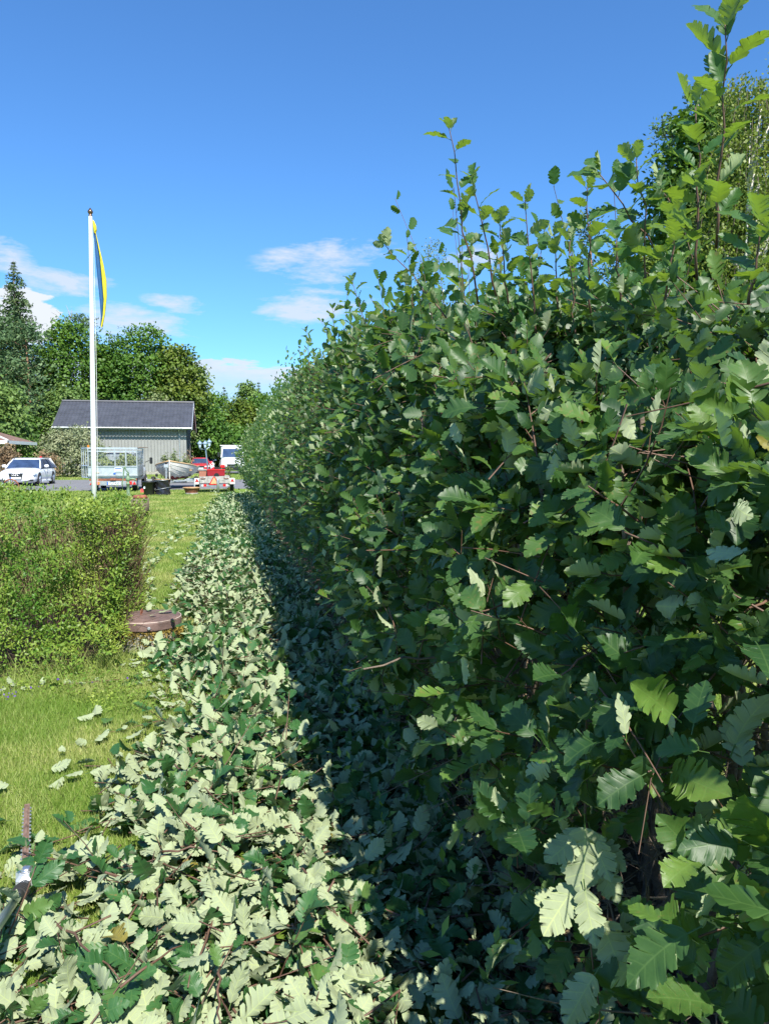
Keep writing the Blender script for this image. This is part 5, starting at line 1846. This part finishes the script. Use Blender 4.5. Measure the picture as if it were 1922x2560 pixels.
# ------------------------------------------------------------------ boat on its trailer
bq = at(428, 1195, 38)
BT = thing('boat_trailer', 'galvanised boat trailer with rollers and winch post', 'boat trailer', (bq.x, 37.2, 0), R_(-4))
for s in (-1, 1):
    MB().tube([(s * .10, -.5, .36), (s * .55, .9, .38), (s * .55, 5.2, .38)], .04, 6).build('frame_rail', M['galv'], BT)
    wheel(BT, s * 1.02, 1.6, .29, .17, s)
    MB().tube([(s * .5, 1.1, .40), (s * .78, 1.1, .50), (s * .80, 1.1, .64)], .025, 5).build('roller_arm', M['galv'], BT)
    MB().lathe([(.055, -.05), (.07, -.03), (.07, .03), (.055, .05)], (s * .78, 1.1, .66), 12, 'x').build('roller', M['rubber'], BT, True)
    MB().box(s * .92 - .12, s * .92 + .12, -.12, -.05, .42, .50).build('light_board', M['galv'], BT)
MB().tube([(-1.02, 1.6, .30), (1.02, 1.6, .30)], .03, 6).build('axle', M['galv'], BT)
MB().box(.2, 1.28, -.25, -.15, .40, .46).build('cross_bar', M['galv'], BT)
MB().box(1.12, 1.24, -.25, -.15, .0, .42).build('prop_stand', M['alu'], BT)
MB().tube([(0, -1.9, .38), (0, .6, .37)], .045, 6).build('drawbar', M['galv'], BT)
MB().tube([(-.12, -.35, .38), (-.12, -.30, 1.05)], [.05, .04], 8).build('winch_post', M['galv'], BT)
MB().bbox(-.22, -.01, -.36, -.22, 1.02, 1.18, .02).build('winch', M['alu'], BT)
MB().lathe([(.06, -.04), (.06, .04)], (-.12, -.30, 1.24), 12, 'x').build('bow_roller', M['rubber'], BT)
MB().tube([(0.0, -.3, 1.1), (.10, -.3, 1.1), (.12, -.3, 1.04)], .012, 5).build('winch_crank', M['black'], BT)

BO = thing('rowing_boat', 'cream clinker boat with dark red bottom and wooden rail seen from the bow', 'boat', (bq.x, 37.2, 0), R_(-4))
stn = []
nS, nK = 13, 9
top_v, hull_v = [], []
for i in range(nS):
    u = i / (nS - 1)
    y = -.05 + 4.4 * u
    bw = .96 * (1 - (1 - min(1, u * 1.9)) ** 2.2) * (1 - .18 * max(0, u - .55))
    sheer = 1.34 - .34 * min(1, u * 1.7) ** .8 + .05 * u
    keel = .42 + .36 * max(0, 1 - u * 3.2) ** 2
    for k in range(-nK, nK + 1):
        t = abs(k) / nK
        xx_ = bw * (math.sin(t * PI / 2) ** .78)
        zz_ = keel + (sheer - keel) * (1 - math.cos(t * PI / 2)) ** .72
        hull_v.append((xx_ * (1 if k >= 0 else -1), y, zz_))
row = 2 * nK + 1


def hull_faces(sel):
    return [(i * row + k, (i + 1) * row + k, (i + 1) * row + k + 1, i * row + k + 1) for i in range(nS - 1) for k in range(row - 1) if sel(i, k)]


def zmid(i, k):
    return sum(hull_v[q][2] for q in (i * row + k, (i + 1) * row + k, (i + 1) * row + k + 1, i * row + k + 1)) / 4


MB().add(hull_v, hull_faces(lambda i, k: zmid(i, k) > .60)).build('hull', M['hull'], BO, True)
MB().add(hull_v, hull_faces(lambda i, k: zmid(i, k) <= .60)).build('bottom', M['antifoul'], BO, True)
MB().add([hull_v[(nS - 1) * row + k] for k in range(row)], [tuple(range(row))]).build('transom', M['hull'], BO)
for s in (0, row - 1):
    MB().tube([hull_v[i * row + s] for i in range(nS)], .032, 6).build('rail', M['teak'], BO, True)
for lv in (2, 4, 6):
    for s in (-1, 1):
        MB().tube([Vector(hull_v[i * row + nK + s * (nK - lv)]) * 1.0 + Vector((s * .006, -.006, 0)) for i in range(0, nS)], .009, 4).build('strake', M['hull'], BO)
MB().tube([(0, -.06, .50), (0, -.08, .9), (0, -.07, 1.38)], .03, 6).build('stem_post', M['hull'], BO)
for y_ in (1.3, 2.6):
    MB().box(-.85, .85, y_, y_ + .25, .86, .90).build('thwart', M['teak'], BO)

# ------------------------------------------------------------------ utility trailer and its load
ux0 = at(496, 1200, 33.6).x
ux1 = at(577, 1200, 33.6).x
UT = thing('utility_trailer', 'old trailer with weathered plank tailgate and slow vehicle triangle', 'trailer', ((ux0 + ux1) / 2, 33.6, 0), R_(1))
uw = (ux1 - ux0) / 2 - .06
z0u, z1u = .42, .70
for j in range(2):
    MB().box(-uw, uw, -.012, .012, z0u + j * .142, z0u + j * .142 + .138).build('plank', M['oldwood'], UT)
    for s in (-1, 1):
        MB().box(s * uw - .012, s * uw + .012, .014, 2.0, z0u + j * .142, z0u + j * .142 + .138).build('plank', M['oldwood'], UT)
MB().box(-uw, uw, 2.0, 2.02, z0u, z1u).build('plank', M['oldwood'], UT)
MB().box(-uw, uw, 0.02, 2.0, z0u - .03, z0u).build('bed', M['oldwood'], UT)
MB().box(-uw, uw, -.03, .03, z0u - .14, z0u - .08).build('light_bar', M['galv'], UT)
for s in (-1, 1):
    MB().tube([(s * uw * .62, -.03, z0u + .20), (s * uw * .80, -.04, z0u + .19), (s * uw * .95, -.03, z0u + .20)], .012, 5).build('latch', M['rust'], UT)
    MB().box(s * uw * .66 - .06, s * uw * .66 + .06, -.06, -.03, z0u - .15, z0u - .04).build('tail_light', M['redlens'], UT)
    MB().box(s * uw * .82 - .04, s * uw * .82 + .04, -.055, -.03, z0u - .14, z0u - .06).build('reverse_light', M['lamp'], UT)
    wheel(UT, s * (uw + .12), .95, .27, .16, s)
    MB().box(s * (uw + .12) - .11, s * (uw + .12) + .11, -.02 + .35, 1.5, .56, .58).build('mudguard', M['white'], UT)
    x_ = s * (uw + .13)
    MB().box(x_ - .10, x_ + .10, .32, .35, .36, .62).build('marker_board', M['white'], UT)
    MB().add([(x_ - .08, .30, .47), (x_ + .08, .30, .47), (x_, .30, .61), (x_ - .08, .32, .47), (x_ + .08, .32, .47), (x_, .32, .61)], [(0, 1, 2), (5, 4, 3), (0, 3, 4, 1), (1, 4, 5, 2), (2, 5, 3, 0)]).build('reflector', M['redlens'], UT)
MB().tube([(0, 2.0, .4), (0, 3.2, .42)], .035, 6).build('drawbar', M['galv'], UT)
tcx = at(535, 1200, 33.5).x - UT.location.x
tri = MB().add([(tcx - .22, -.05, .34), (tcx + .22, -.05, .34), (tcx + .03, -.05, .70), (tcx - .03, -.05, .70), (tcx - .22, -.04, .34), (tcx + .22, -.04, .34), (tcx + .03, -.04, .70), (tcx - .03, -.04, .70)],
               [(0, 1, 2, 3), (7, 6, 5, 4), (0, 4, 5, 1), (1, 5, 6, 2), (2, 6, 7, 3), (3, 7, 4, 0)]).build('warning_triangle', M['redlens'], UT)
MB().add([(tcx - .15, -.056, .385), (tcx + .15, -.056, .385), (tcx + .01, -.056, .66), (tcx - .01, -.056, .66)], [(0, 1, 2, 3)]).build('triangle_face', M['teak'], tri)

rb = at(540, 1182, 34.0)
RB = thing('red_metal_box', 'dark red metal box with raised rim standing on the trailer', 'box', (rb.x, 34.0, z1u - .0))
MB().bbox(-.37, .37, 0, .5, .002, .28, .02).build('case', M['darkred'], RB)
MB().box(-.39, .39, -.02, .52, .25, .295).build('rim', M['red'], RB)
MB().lathe([(.11, 0), (.11, .012)], (.02, -.012, .03), 18, 'y').build('arch_cutout', M['black'], RB)
bb_ = at(508, 1182, 34.2)
BB = thing('brown_bin', 'brown plastic box with light lid on the left of the trailer', 'box', (bb_.x, 34.2, z1u - .25))
MB().bbox(-.18, .18, 0, .4, 0, .50, .02).build('case', M['brown'], BB)
MB().box(-.215, .205, -.03, .43, .50, .545).build('lid', M['oldwood'], BB)
tk_ = at(541, 1165, 34.4)
RT = thing('red_garden_machine', 'red and black garden machine with slanted handle lying on the trailer', 'garden machine', (tk_.x, 34.5, z1u + .24))
MB().bbox(-.18, .02, 0, .25, .02, .20, .04, Matrix.Rotation(R_(-35), 4, 'Y')).build('engine_cover', M['red'], RT)
MB().bbox(.16, .36, 0, .2, .10, .24, .03).build('fuel_tank', M['red'], RT)
for k in range(3):
    MB().box(-.04, .02, -.05 - k * .01, .03, -.22, .16, Matrix.Translation((.0 + k * .07, 0, 0)) @ Matrix.Rotation(R_(-24), 4, 'Y')).build('guard_blade', M['black'], RT)
MB().bbox(-.12, .02, -.03, .2, -.2, .02, .03).build('motor_base', M['black'], RT)
MB().tube([(-.16, .1, .22), (-.30, .1, .38)], .03, 6).build('handle', M['red'], RT)

po = at(545, 1208, 33.0)
PO = MB().lathe([(.055, 0), (.055, .60), (.05, .61)], (po.x, 32.9, 0), 16).build('steel_post', M['galv'], None, True)
tag(PO, 'short galvanised steel post in front of the trailer', 'post')

# ------------------------------------------------------------------ leaning lamp post
l0, l1 = at(524, 1200, 40), at(513, 1118, 40)
LP = thing('lamp_post', 'leaning garden lamp post with three pale blue lanterns behind the trailer', 'lamp post', (l0.x, 40, 0))
dx_ = l1.x - l0.x
MB().tube([(0, 0, 0), (dx_ * .95, 0, l1.z), (dx_, 0, l1.z + .1)], [.05, .03, .025], 10).build('column', M['lantern'], LP, True)
for k, (ox, oy) in enumerate(((-.26, 0), (0, -.15), (.20, .1))):
    lx, lz = dx_ + ox, l1.z + .02 + (.08 if k == 2 else 0)
    ln_ = MB().lathe([(.05, 0), (.09, .16), (.10, .18)], (lx, oy, lz - .02), 6).build('lantern', M['paleglass'], LP)
    MB().lathe([(.135, 0), (.13, .02), (.06, .10), (.02, .13), (.02, .18)], (lx, oy, lz + .16), 6).build('lantern_cap', M['lantern'], ln_)
    MB().lathe([(.02, -.05), (.06, 0), (.055, .02)], (lx, oy, lz - .03), 6).build('lantern_base', M['lantern'], ln_)
    MB().tube([(dx_, 0, l1.z - .12), (lx, oy, lz - .10), (lx, oy, lz - .04)], .014, 5).build('arm', M['lantern'], LP)

# tarp, wagon wheel, lantern, red shape
tp_ = at(489, 1138, 82)
o = MB().add([(-.9, 0, 0), (.7, 0, -.05), (1.0, 1, -.1), (-1.0, 1, -.1), (-.5, .1, .18), (.3, .1, .16), (.4, .8, .15), (-.5, .8, .17)], [(0, 1, 5, 4), (1, 2, 6, 5), (2, 3, 7, 6), (3, 0, 4, 7), (4, 5, 6, 7)])
o.v = [(x + tp_.x, y + 82, z + tp_.z) for x, y, z in o.v]
o.box(tp_.x - .8, tp_.x + .6, 82.1, 82.9, 0, tp_.z - .12)
o = o.build('tarpaulin', M['blue'])
tag(o, 'blue tarpaulin over a stack behind the red car', 'tarpaulin')
wc = at(27, 1216, 33)
WW = thing('wagon_wheel', 'rusty brown spoked wagon wheel in front of the white estate car', 'wagon wheel', (wc.x, 33, 0))
MB().torus((0, 0, .34), .30, .028, 'y', 28, 6).build('rim', M['rust'], WW, True)
MB().lathe([(.05, -.06), (.06, 0), (.05, .06)], (0, 0, .34), 12, 'y').build('hub', M['rust'], WW)
for k in range(10):
    t = 2 * PI * k / 10
    MB().tube([(math.cos(t) * .05, 0, .34 + math.sin(t) * .05), (math.cos(t) * .29, 0, .34 + math.sin(t) * .29)], .013, 5).build('spoke', M['rust'], WW)
gl = at(6, 1205, 33)
GL = thing('garden_lantern', 'small black garden lantern beside the wagon wheel', 'lantern', (gl.x, 33, 0))
MB().lathe([(.03, 0), (.03, .30), (.07, .31), (.08, .33)], n=10).build('stand', M['black'], GL)
MB().lathe([(.06, .33), (.075, .52)], n=6).build('glass', M['paleglass'], GL)
MB().lathe([(.10, .52), (.03, .62), (.012, .70)], n=6).build('cap', M['black'], GL)
rk = at(102, 1145, 52)
o = MB().lathe([(.11, 0), (.13, rk.z * .5), (.11, rk.z), (.04, rk.z + .12)], (rk.x, 52, 0), 12).build('red_shape', M['red'], None, True)  # plain rounded red form, not identified further
tag(o, 'small red shape standing behind the roof of the white estate car', 'barrel')
rh = at(354, 1216, 34)
o = MB().add([(rh.x - .08, 34.2, 0), (rh.x + .09, 34.2, 0), (rh.x + .11, 34.5, 0), (rh.x - .09, 34.5, 0), (rh.x - .06, 34.25, .17), (rh.x - .01, 34.25, .18), (rh.x - .01, 34.4, .18), (rh.x - .07, 34.4, .17)],
             [(0, 1, 5, 4), (1, 2, 6, 5), (2, 3, 7, 6), (3, 0, 4, 7), (4, 5, 6, 7)]).build('red_wheel_chock', M['red'])
tag(o, 'small red wedge by the front wheel of the truck', 'chock')


# ------------------------------------------------------------------ trees
def trunk_mesh(h, r, limbs, mat, par, lean=0, name='trunk', base=(0, 0, 0)):
    m_ = MB()
    m_.tube([(base[0] + lean * u * u, base[1], base[2] + h * u) for u in (0, .2, .45, .7, 1)], [r, r * .85, r * .65, r * .42, r * .12], 8)
    for (z0, dx, dy, dz, rr) in limbs:
        u = z0 / h
        a = Vector((base[0] + lean * u * u, base[1], z0))
        b = a + Vector((dx, dy, dz))
        m_.tube([a, (a + b) / 2 + Vector((0, 0, .06 * (b - a).length)), b], [rr, rr * .7, rr * .25], 5)
    return m_.build(name, mat, par, True)


def crown_leaves(lobes, nclump, per, spread, leaf, mat, par, tm=None, jag=1.0, name='crown', flatten=.55, seed=0):
    """leaf clumps over the surface of several ellipsoid lobes"""
    C_, N_ = [], []
    vol = np.array([l[3] * l[5] for l in lobes])
    cnt = (1.6 * nclump * vol / vol.sum()).astype(int) + 1
    for (cx, cy, cz, rx, ry, rz), c in zip(lobes, cnt):
        d = nrm(rng.normal(0, 1, (c, 3)))
        rr = 1 - rng.exponential(.13, c)
        rr *= 1 + .13 * jag * np.sin(d[:, 0] * 9 + cx) * np.sin(d[:, 2] * 8 + cz) + rng.normal(0, .05 * jag, c)
        rr = np.clip(rr, .15, 1.25)
        C_.append(np.array([cx, cy, cz]) + d * rr[:, None] * np.array([rx, ry, rz]))
        N_.append(d)
    C_, N_ = np.concatenate(C_), np.concatenate(N_)
    n = len(C_)
    off = rng.normal(0, 1, (n, per, 3)) * spread * np.array([1, 1, flatten])
    PP = (C_[:, None] + off).reshape(-1, 3)
    NN = (N_[:, None] * .6 + np.array([0, -.25, .9]) + rng.normal(0, .45, (n, per, 3))).reshape(-1, 3)
    D = rng.normal(0, 1, (n * per, 3)) + np.repeat(N_, per, 0) * .5
    D[:, 2] -= .3
    rnd = np.clip(np.repeat(rng.uniform(0, 1, n), per) * .6 + rng.uniform(0, .4, n * per), 0, 1)
    return scatter(name, tm or Q_BROAD, PP, frames(D, NN), leaf * rng.uniform(.6, 1.3, n * per), rnd, mat, par)


def broadleaf(name, label, cat, px, py_top, D, wpx, mat, lobn=7, nclump=520, per=16, leaf=.30, spread=.38, zlow=.12, group=None, bark='bark', seed=1, squash=1.0):
    top = at(px, py_top, D)
    h = top.z
    wr = wpx / 1923 * D / 2
    t = thing(name, label, cat, (top.x, D, 0), 0, group)
    r = random.Random(seed)
    lobes = [(0, 0, h * .60, wr * .78, wr * .75, h * .38 * squash)]
    for i in range(lobn):
        a = 2 * PI * i / lobn + r.uniform(-.3, .3)
        zc_ = h * r.uniform(.28, .76)
        rr = wr * r.uniform(.34, .52)
        rad = (wr - rr) * (1.0 if zc_ < h * .6 else .62)
        lobes.append((math.cos(a) * rad, math.sin(a) * rad, zc_, rr, rr, rr * r.uniform(.75, 1.1)))
    lobes.append((r.uniform(-.2, .2) * wr, 0, h - wr * .36, wr * .40, wr * .4, wr * .36))
    limbs = [(h * r.uniform(.25, .6), r.uniform(-.5, .5) * wr, r.uniform(-.5, .5) * wr, h * r.uniform(.1, .25), .05 * h / 8) for _ in range(6)]
    trunk_mesh(h * .85, .028 * h * .6, limbs, M[bark], t)
    crown_leaves(lobes, nclump, per, spread, leaf, mat, t)
    return t


def spruce(label, px, py_top, D, wpx, group=None, n_wh=34, mat='spruce', dens=1.0, low=.05, name='spruce_tree'):
    top = at(px, py_top, D)
    h = top.z
    wr = wpx / 1923 * D / 2
    t = thing(name, label, 'tree', (top.x, D, 0), 0, group)
    m_ = MB().tube([(0, 0, 0), (0, 0, h * .5), (0, 0, h)], [.016 * h, .010 * h, .01], 6)
    m_.build('trunk', M['bark'], t, True)
    Ps, Ds, Sz = [], [], []
    for i in range(n_wh):
        u = low + (1 - low) * (i / n_wh)
        z_ = h * u
        rad = wr * (1 - u) ** .85 * random.uniform(.7, 1.15) + .03 * h * (1 - u)
        nb_ = max(4, int(8 * dens))
        for k in range(nb_):
            a = random.uniform(0, 2 * PI)
            L_ = rad * random.uniform(.65, 1.15)
            ns = max(3, int(L_ / .28))
            for s in range(ns):
                v_ = (s + .6) / ns
                zz_ = z_ - .25 * L_ * v_ + .16 * L_ * v_ * v_
                for q in range(3):
                    Ps.append((math.cos(a) * L_ * v_ + random.gauss(0, .06), math.sin(a) * L_ * v_ + random.gauss(0, .06), zz_ + random.gauss(0, .05)))
                    Ds.append((math.cos(a) * .5 + random.gauss(0, .5), math.sin(a) * .5 + random.gauss(0, .5), -.45 + random.gauss(0, .35)))
                    Sz.append(random.uniform(.28, .5) * min(1, .35 + L_ * .5))
    Ps, Ds, Sz = np.array(Ps), np.array(Ds), np.array(Sz)
    scatter('crown', Q_SMALL, Ps, frames(Ds, rng.normal(0, 1, (len(Ps), 3)) + np.array([0, -.3, .6])), Sz, rng.uniform(0, 1, len(Ps)), M[mat], t)
    return t


def pine(label, px, py_top, D, wpx, group=None, ncl=60, zlow=.45, per=40, leaf=.32, name='pine_tree'):
    top = at(px, py_top, D)
    h = top.z
    wr = wpx / 1923 * D / 2
    t = thing(name, label, 'tree', (top.x, D, 0), 0, group)
    m_ = MB().tube([(0, 0, 0), (.02 * h, 0, h * .5), (0, 0, h * .97)], [.017 * h, .011 * h, .02], 7)
    C_ = []
    for i in range(ncl):
        u = zlow + (1 - zlow) * random.random() ** .8
        a = random.uniform(0, 2 * PI)
        r = wr * (1 - .75 * ((u - zlow) / (1 - zlow)) ** 1.6) * random.uniform(.3, 1.05)
        c_ = (math.cos(a) * r, math.sin(a) * r, h * u)
        C_.append(c_)
        m_.tube([(0, 0, h * u - r * .35), c_], [.035 * max(.4, r / 2), .012], 4, False)
    m_.build('trunk', M['pinebark'], t, True)
    C_ = np.array(C_)
    n = len(C_)
    sp_ = .16 * wr + .12
    P_ = (C_[:, None] + rng.normal(0, 1, (n, per, 3)) * np.array([sp_, sp_, sp_ * .42])).reshape(-1, 3)
    Dd = rng.normal(0, 1, (n * per, 3))
    Dd[:, 2] = np.abs(Dd[:, 2]) * .8
    scatter('crown', Q_SMALL, P_, frames(Dd, rng.normal(0, 1, (n * per, 3))), leaf * rng.uniform(.6, 1.2, n * per), rng.uniform(0, 1, n * per), M['pine'], t)
    return t


def birch(label, px, py_top, D, wpx, nst=260, leaf=.06, group=None, k_=26, zlow=.2, depthr=1.0):
    top = at(px, py_top, D)
    h = top.z
    wr = wpx / 1923 * D / 2
    t = thing('birch_tree', label, 'tree', (top.x, D, 0), 0, group)
    limbs = [(h * random.uniform(.3, .8), random.uniform(-.7, .7) * wr, random.uniform(-.6, .6) * wr, h * random.uniform(.08, .2), .012 * h * .5) for _ in range(14)]
    trunk_mesh(h * .9, .006 * h, limbs, M['birchbark'], t)
    # hanging strands
    a = rng.uniform(0, 2 * PI, nst)
    u = zlow + (1 - zlow) * rng.uniform(0, 1, nst) ** .8
    rr = wr * np.sqrt(np.clip(1 - ((u - .55) / .47) ** 2, .02, 1)) * rng.uniform(.25, 1.05, nst)
    B = np.stack([np.cos(a) * rr, np.sin(a) * rr * depthr, u * h], 1)
    ln = rng.uniform(.5, 1.5, nst) * h / 12
    s = rng.uniform(0, 1, (nst, k_))
    P_ = np.empty((nst, k_, 3))
    P_[..., 0] = B[:, None, 0] + np.cos(a)[:, None] * .25 * s + rng.normal(0, .10, (nst, k_))
    P_[..., 1] = B[:, None, 1] + np.sin(a)[:, None] * .25 * s + rng.normal(0, .10, (nst, k_))
    P_[..., 2] = B[:, None, 2] - ln[:, None] * s ** 1.2 + rng.normal(0, .05, (nst, k_))
    P_ = P_.reshape(-1, 3)
    n = len(P_)
    D_ = rng.normal(0, .6, (n, 3)) + np.array([0, 0, -.9])
    scatter('crown', [quad_template(300 + i, .36) for i in range(4)], P_, frames(D_, rng.normal(0, 1, (n, 3)) + np.array([.2, -.6, .3])), leaf * rng.uniform(.7, 1.4, n), rng.uniform(0, 1, n), M['birch'], t)
    m_ = MB()
    for i in range(0, nst, 3):
        b = B[i]
        m_.tube([tuple(b), (b[0] + math.cos(a[i]) * .25, b[1] + math.sin(a[i]) * .25, b[2] - ln[i])], .006, 3, False)
    m_.build('hanging_twigs', M['bark'], t)['kind'] = 'stuff'
    return t


# left background, back to front
spruce('tall thin spruce with see-through crown rising above the left trees', 33, 648, 86, 270, n_wh=50, dens=1.35, low=.28)
spruce('dark dense spruce at the far left edge of the frame', -38, 680, 80, 250, n_wh=50, dens=1.5, low=.08)
pine('broad pine low beside the thin spruce', 62, 815, 74, 170, ncl=80, zlow=.15, per=46, leaf=.42)
pine('pine with open crown peeping over the oaks left of the flagpole', 196, 790, 82, 130, ncl=42, zlow=.62, per=44, leaf=.36)
broadleaf('oak_tree', 'dense dark oak left of the flagpole', 'tree', 165, 800, 78, 175, M['oak'], seed=3, nclump=620, leaf=.29)
broadleaf('oak_tree', 'smaller round tree right behind the flagpole', 'tree', 262, 858, 79, 120, M['oak'], seed=5, nclump=380, leaf=.32)
broadleaf('oak_tree', 'biggest round crowned oak above the barn roof', 'tree', 345, 818, 80, 240, M['oak'], lobn=9, seed=4, nclump=1050, leaf=.29)
broadleaf('maple_tree', 'maple with browning leaves sloping down right of the big oak', 'tree', 448, 868, 79, 165, M['oak2'], seed=8, nclump=600, leaf=.32)
broadleaf('oak_tree', 'dark green tree directly right of the barn gable', 'tree', 505, 1005, 80, 130, M['oak'], seed=9, nclump=420, leaf=.30)
broadleaf('aspen_tree', 'greyish green aspen behind the white estate car', 'tree', 50, 930, 77, 190, M['aspen'], seed=11, nclump=600, leaf=.26)
broadleaf('aspen_tree', 'aspen in front of the dark oak, left of the barn roof', 'tree', 150, 960, 74, 130, M['aspen'], seed=12, nclump=420, leaf=.26)
broadleaf('aspen_tree', 'low aspen at the left edge above the hipped roof', 'tree', -15, 960, 60, 150, M['aspen'], seed=14, nclump=420, leaf=.26)
broadleaf('oak_tree', 'bushy green tree at the left end of the barn', 'tree', 62, 1040, 72, 100, M['oak'], seed=15, nclump=360, leaf=.26)
broadleaf('willow_tree', 'pale willow showing over the ridge of the barn', 'tree', 405, 978, 77, 150, M['willow'], seed=16, nclump=330, leaf=.26)
pine('pine tip with blue needles at the top of the second oak', 232, 840, 84, 70, ncl=20, zlow=.7, per=36)
dt = thing('dead_tree', 'bare grey branches of a dead treetop above the oaks', 'tree', (at(165, 780, 84).x, 84, 0))
m_ = MB().tube([(0, 0, 0), (0, 0, 10), (.2, 0, 15)], [.2, .12, .05], 6)
for (a, b) in [((140, 775), (178, 815)), ((165, 762), (176, 805)), ((180, 770), (172, 810)), ((150, 795), (178, 820)), ((128, 780), (150, 798))]:
    pa, pb = at(*b, 84), at(*a, 84)
    m_.tube([pa - dt.location, (pa + pb) / 2 - dt.location + Vector((.1, 0, .1)), pb - dt.location], [.06, .04, .015], 5)
m_.build('trunk', M['oldwood'], dt)
pine('broad dark pine filling the left edge below the thin spruce', 5, 800, 76, 230, ncl=120, zlow=.1, per=52, leaf=.45)
# far line beyond
spruce('far spruce with narrow tip, left of the far birch', 560, 962, 112, 60, n_wh=26, dens=1.0, low=.1)
broadleaf('far_birch_tree', 'far round birch between two spruces', 'tree', 620, 958, 110, 80, M['aspen'], seed=21, nclump=300, leaf=.36)
spruce('far spruce, darker and taller, right of the far birch', 646, 950, 112, 70, n_wh=28, dens=1.1, low=.1)
broadleaf('far_tree', 'mid green far tree just behind the barn corner', 'tree', 540, 985, 98, 90, M['oak'], seed=22, nclump=320, leaf=.29)
broadleaf('far_tree', 'olive green far tree below the two spruce tips', 'tree', 595, 1000, 92, 105, M['oak2'], seed=23, nclump=360, leaf=.32)
broadleaf('far_tree', 'dark far tree meeting the end of the tall hedge', 'tree', 655, 985, 94, 110, M['oak'], seed=24, nclump=360, leaf=.29)
broadleaf('far_tree', 'dark undergrowth tree above the white van', 'tree', 590, 1065, 84, 130, M['oak'], seed=25, nclump=340, leaf=.30)
broadleaf('far_tree', 'far tree hidden behind the tall hedge', 'tree', 730, 960, 95, 150, M['oak'], seed=26, nclump=300, leaf=.36)
# far wood closing the horizon
fw = []
for i in range(70):
    a = R_(-62 + i * 1.95)
    if -0.24 < a < 0.09:
        continue
    dd_ = random.uniform(118, 135)
    fw.append((math.sin(a) * dd_, math.cos(a) * dd_, random.uniform(3.5, 5.5), random.uniform(3.4, 4.6), 3.5, random.uniform(4, 6)))
wd_ = crown_leaves(fw, 2600, 9, .8, .9, M['oak'], None, name='far_wood')
tag(wd_, 'distant wood closing the horizon behind the hedges', 'wood', None, 'stuff')

# shrubs
def shrub(name, label, px, py_top, D, wpx, mat, n=200, leaf=.12, per=14, spread=.2, base_h=0.0, branches=14, jag=1.4):
    top = at(px, py_top, D)
    h = top.z
    wr = wpx / 1923 * D / 2
    t = thing(name, label, 'shrub', (top.x, D, 0))
    m_ = MB()
    for i in range(branches):
        a = random.uniform(0, 2 * PI)
        m_.tube([(0, 0, 0), (math.cos(a) * wr * .3, math.sin(a) * wr * .3, h * .5), (math.cos(a) * wr * random.uniform(.4, .9), math.sin(a) * wr * .7, h * random.uniform(.7, 1.05))], [.03, .02, .006], 4, False)
    m_.build('stems', M['drytwig'], t)['kind'] = 'stuff'
    lobes = [(0, 0, h * .5, wr, wr * .8, h * .5), (-wr * .4, 0, h * .65, wr * .5, wr * .5, h * .3), (wr * .4, 0, h * .55, wr * .5, wr * .5, h * .3)]
    crown_leaves(lobes, n, per, spread, leaf, mat, t, jag=jag, tm=Q_SMALL + Q_BROAD)
    return t


shrub('grey_green_shrub', 'tall silvery grey green shrub in front of the left half of the barn', 182, 1068, 60, 135, M['grey'], n=520, leaf=.16)
shrub('bare_shrub', 'half bare twiggy shrub behind the leaning lamp post', 528, 1085, 86, 66, M['grey'], n=90, leaf=.12, branches=60)
shrub('green_shrub', 'low green shrub under the leaning lamp', 535, 1136, 86, 60, M['oak2'], n=110, leaf=.16)
shrub('dry_shrub', 'dry brown shrub under the eaves of the hipped house', 16, 1118, 49, 36, M['dry'], n=160, leaf=.12)
shrub('dry_conifer', 'orange brown dried conifer leaning behind the estate car', 118, 1130, 55, 46, M['dry'], n=90, leaf=.14)
for i, (px, py, w__, lab) in enumerate([(414, 1137, 16, 'small yellow green conifer behind the boat, leftmost of three'), (435, 1130, 20, 'small yellow green conifer behind the boat, middle of three'), (462, 1140, 24, 'greyish shrub behind the right side of the boat')]):
    shrub('small_conifer', lab, px, py, 46, w__, M['willow'], n=60, leaf=.10, per=12, spread=.07, branches=6)
shrub('hedge_end_shrub', 'thin yellow leaved sapling in front of the white van', 572, 1158, 36, 14, M['birch'], n=26, leaf=.06, per=9, spread=.05, branches=3)
shrub('potted_shrub', 'reddish leaved shrub in front of the red car', 470, 1128, 60, 8, M['dry'], n=20, leaf=.1, branches=3)
shrub('reeds', 'grey dry reeds beside the barn gable', 492, 1105, 87, 44, M['grey'], n=60, leaf=.12, branches=30)

# right side trees behind the tall hedge
broadleaf('alder_tree', 'dark leafy tree rising behind the hedge on the right', 'tree', 1775, 262, 22, 370, M['oak'], lobn=9, seed=31, nclump=2100, per=20, leaf=.17, spread=.24)
birch('birch with fine light leaves at the right edge', 1880, 190, 19, 330, nst=900, leaf=.085)
birch('taller birch whose hanging twigs enter at the top right corner', 2010, 60, 20, 270, nst=380, leaf=.085)
birch('distant weeping birch peeping over the hedge by the tall shoots', 1085, 590, 30, 110, nst=90, leaf=.07)
pine('pine top with blue needles on the left of the dark tree', 1680, 300, 26, 150, ncl=46, zlow=.55, per=50, leaf=.20)
pine('pine tip high between the dark tree and the birch', 1745, 215, 25, 80, ncl=18, zlow=.8, per=40, leaf=.20)
pine('young pine alone against the sky between the tall shoots', 1475, 530, 27, 110, ncl=34, zlow=.45, per=44, leaf=.17)
pine('second young pine just right of the lone one', 1545, 600, 27, 120, ncl=40, zlow=.4, per=44, leaf=.18)
broadleaf('alder_tree', 'lower tree filling behind the hedge under the dark one', 'tree', 1600, 640, 20, 260, M['oak2'], lobn=6, seed=33, nclump=700, per=16, leaf=.14, spread=.2)
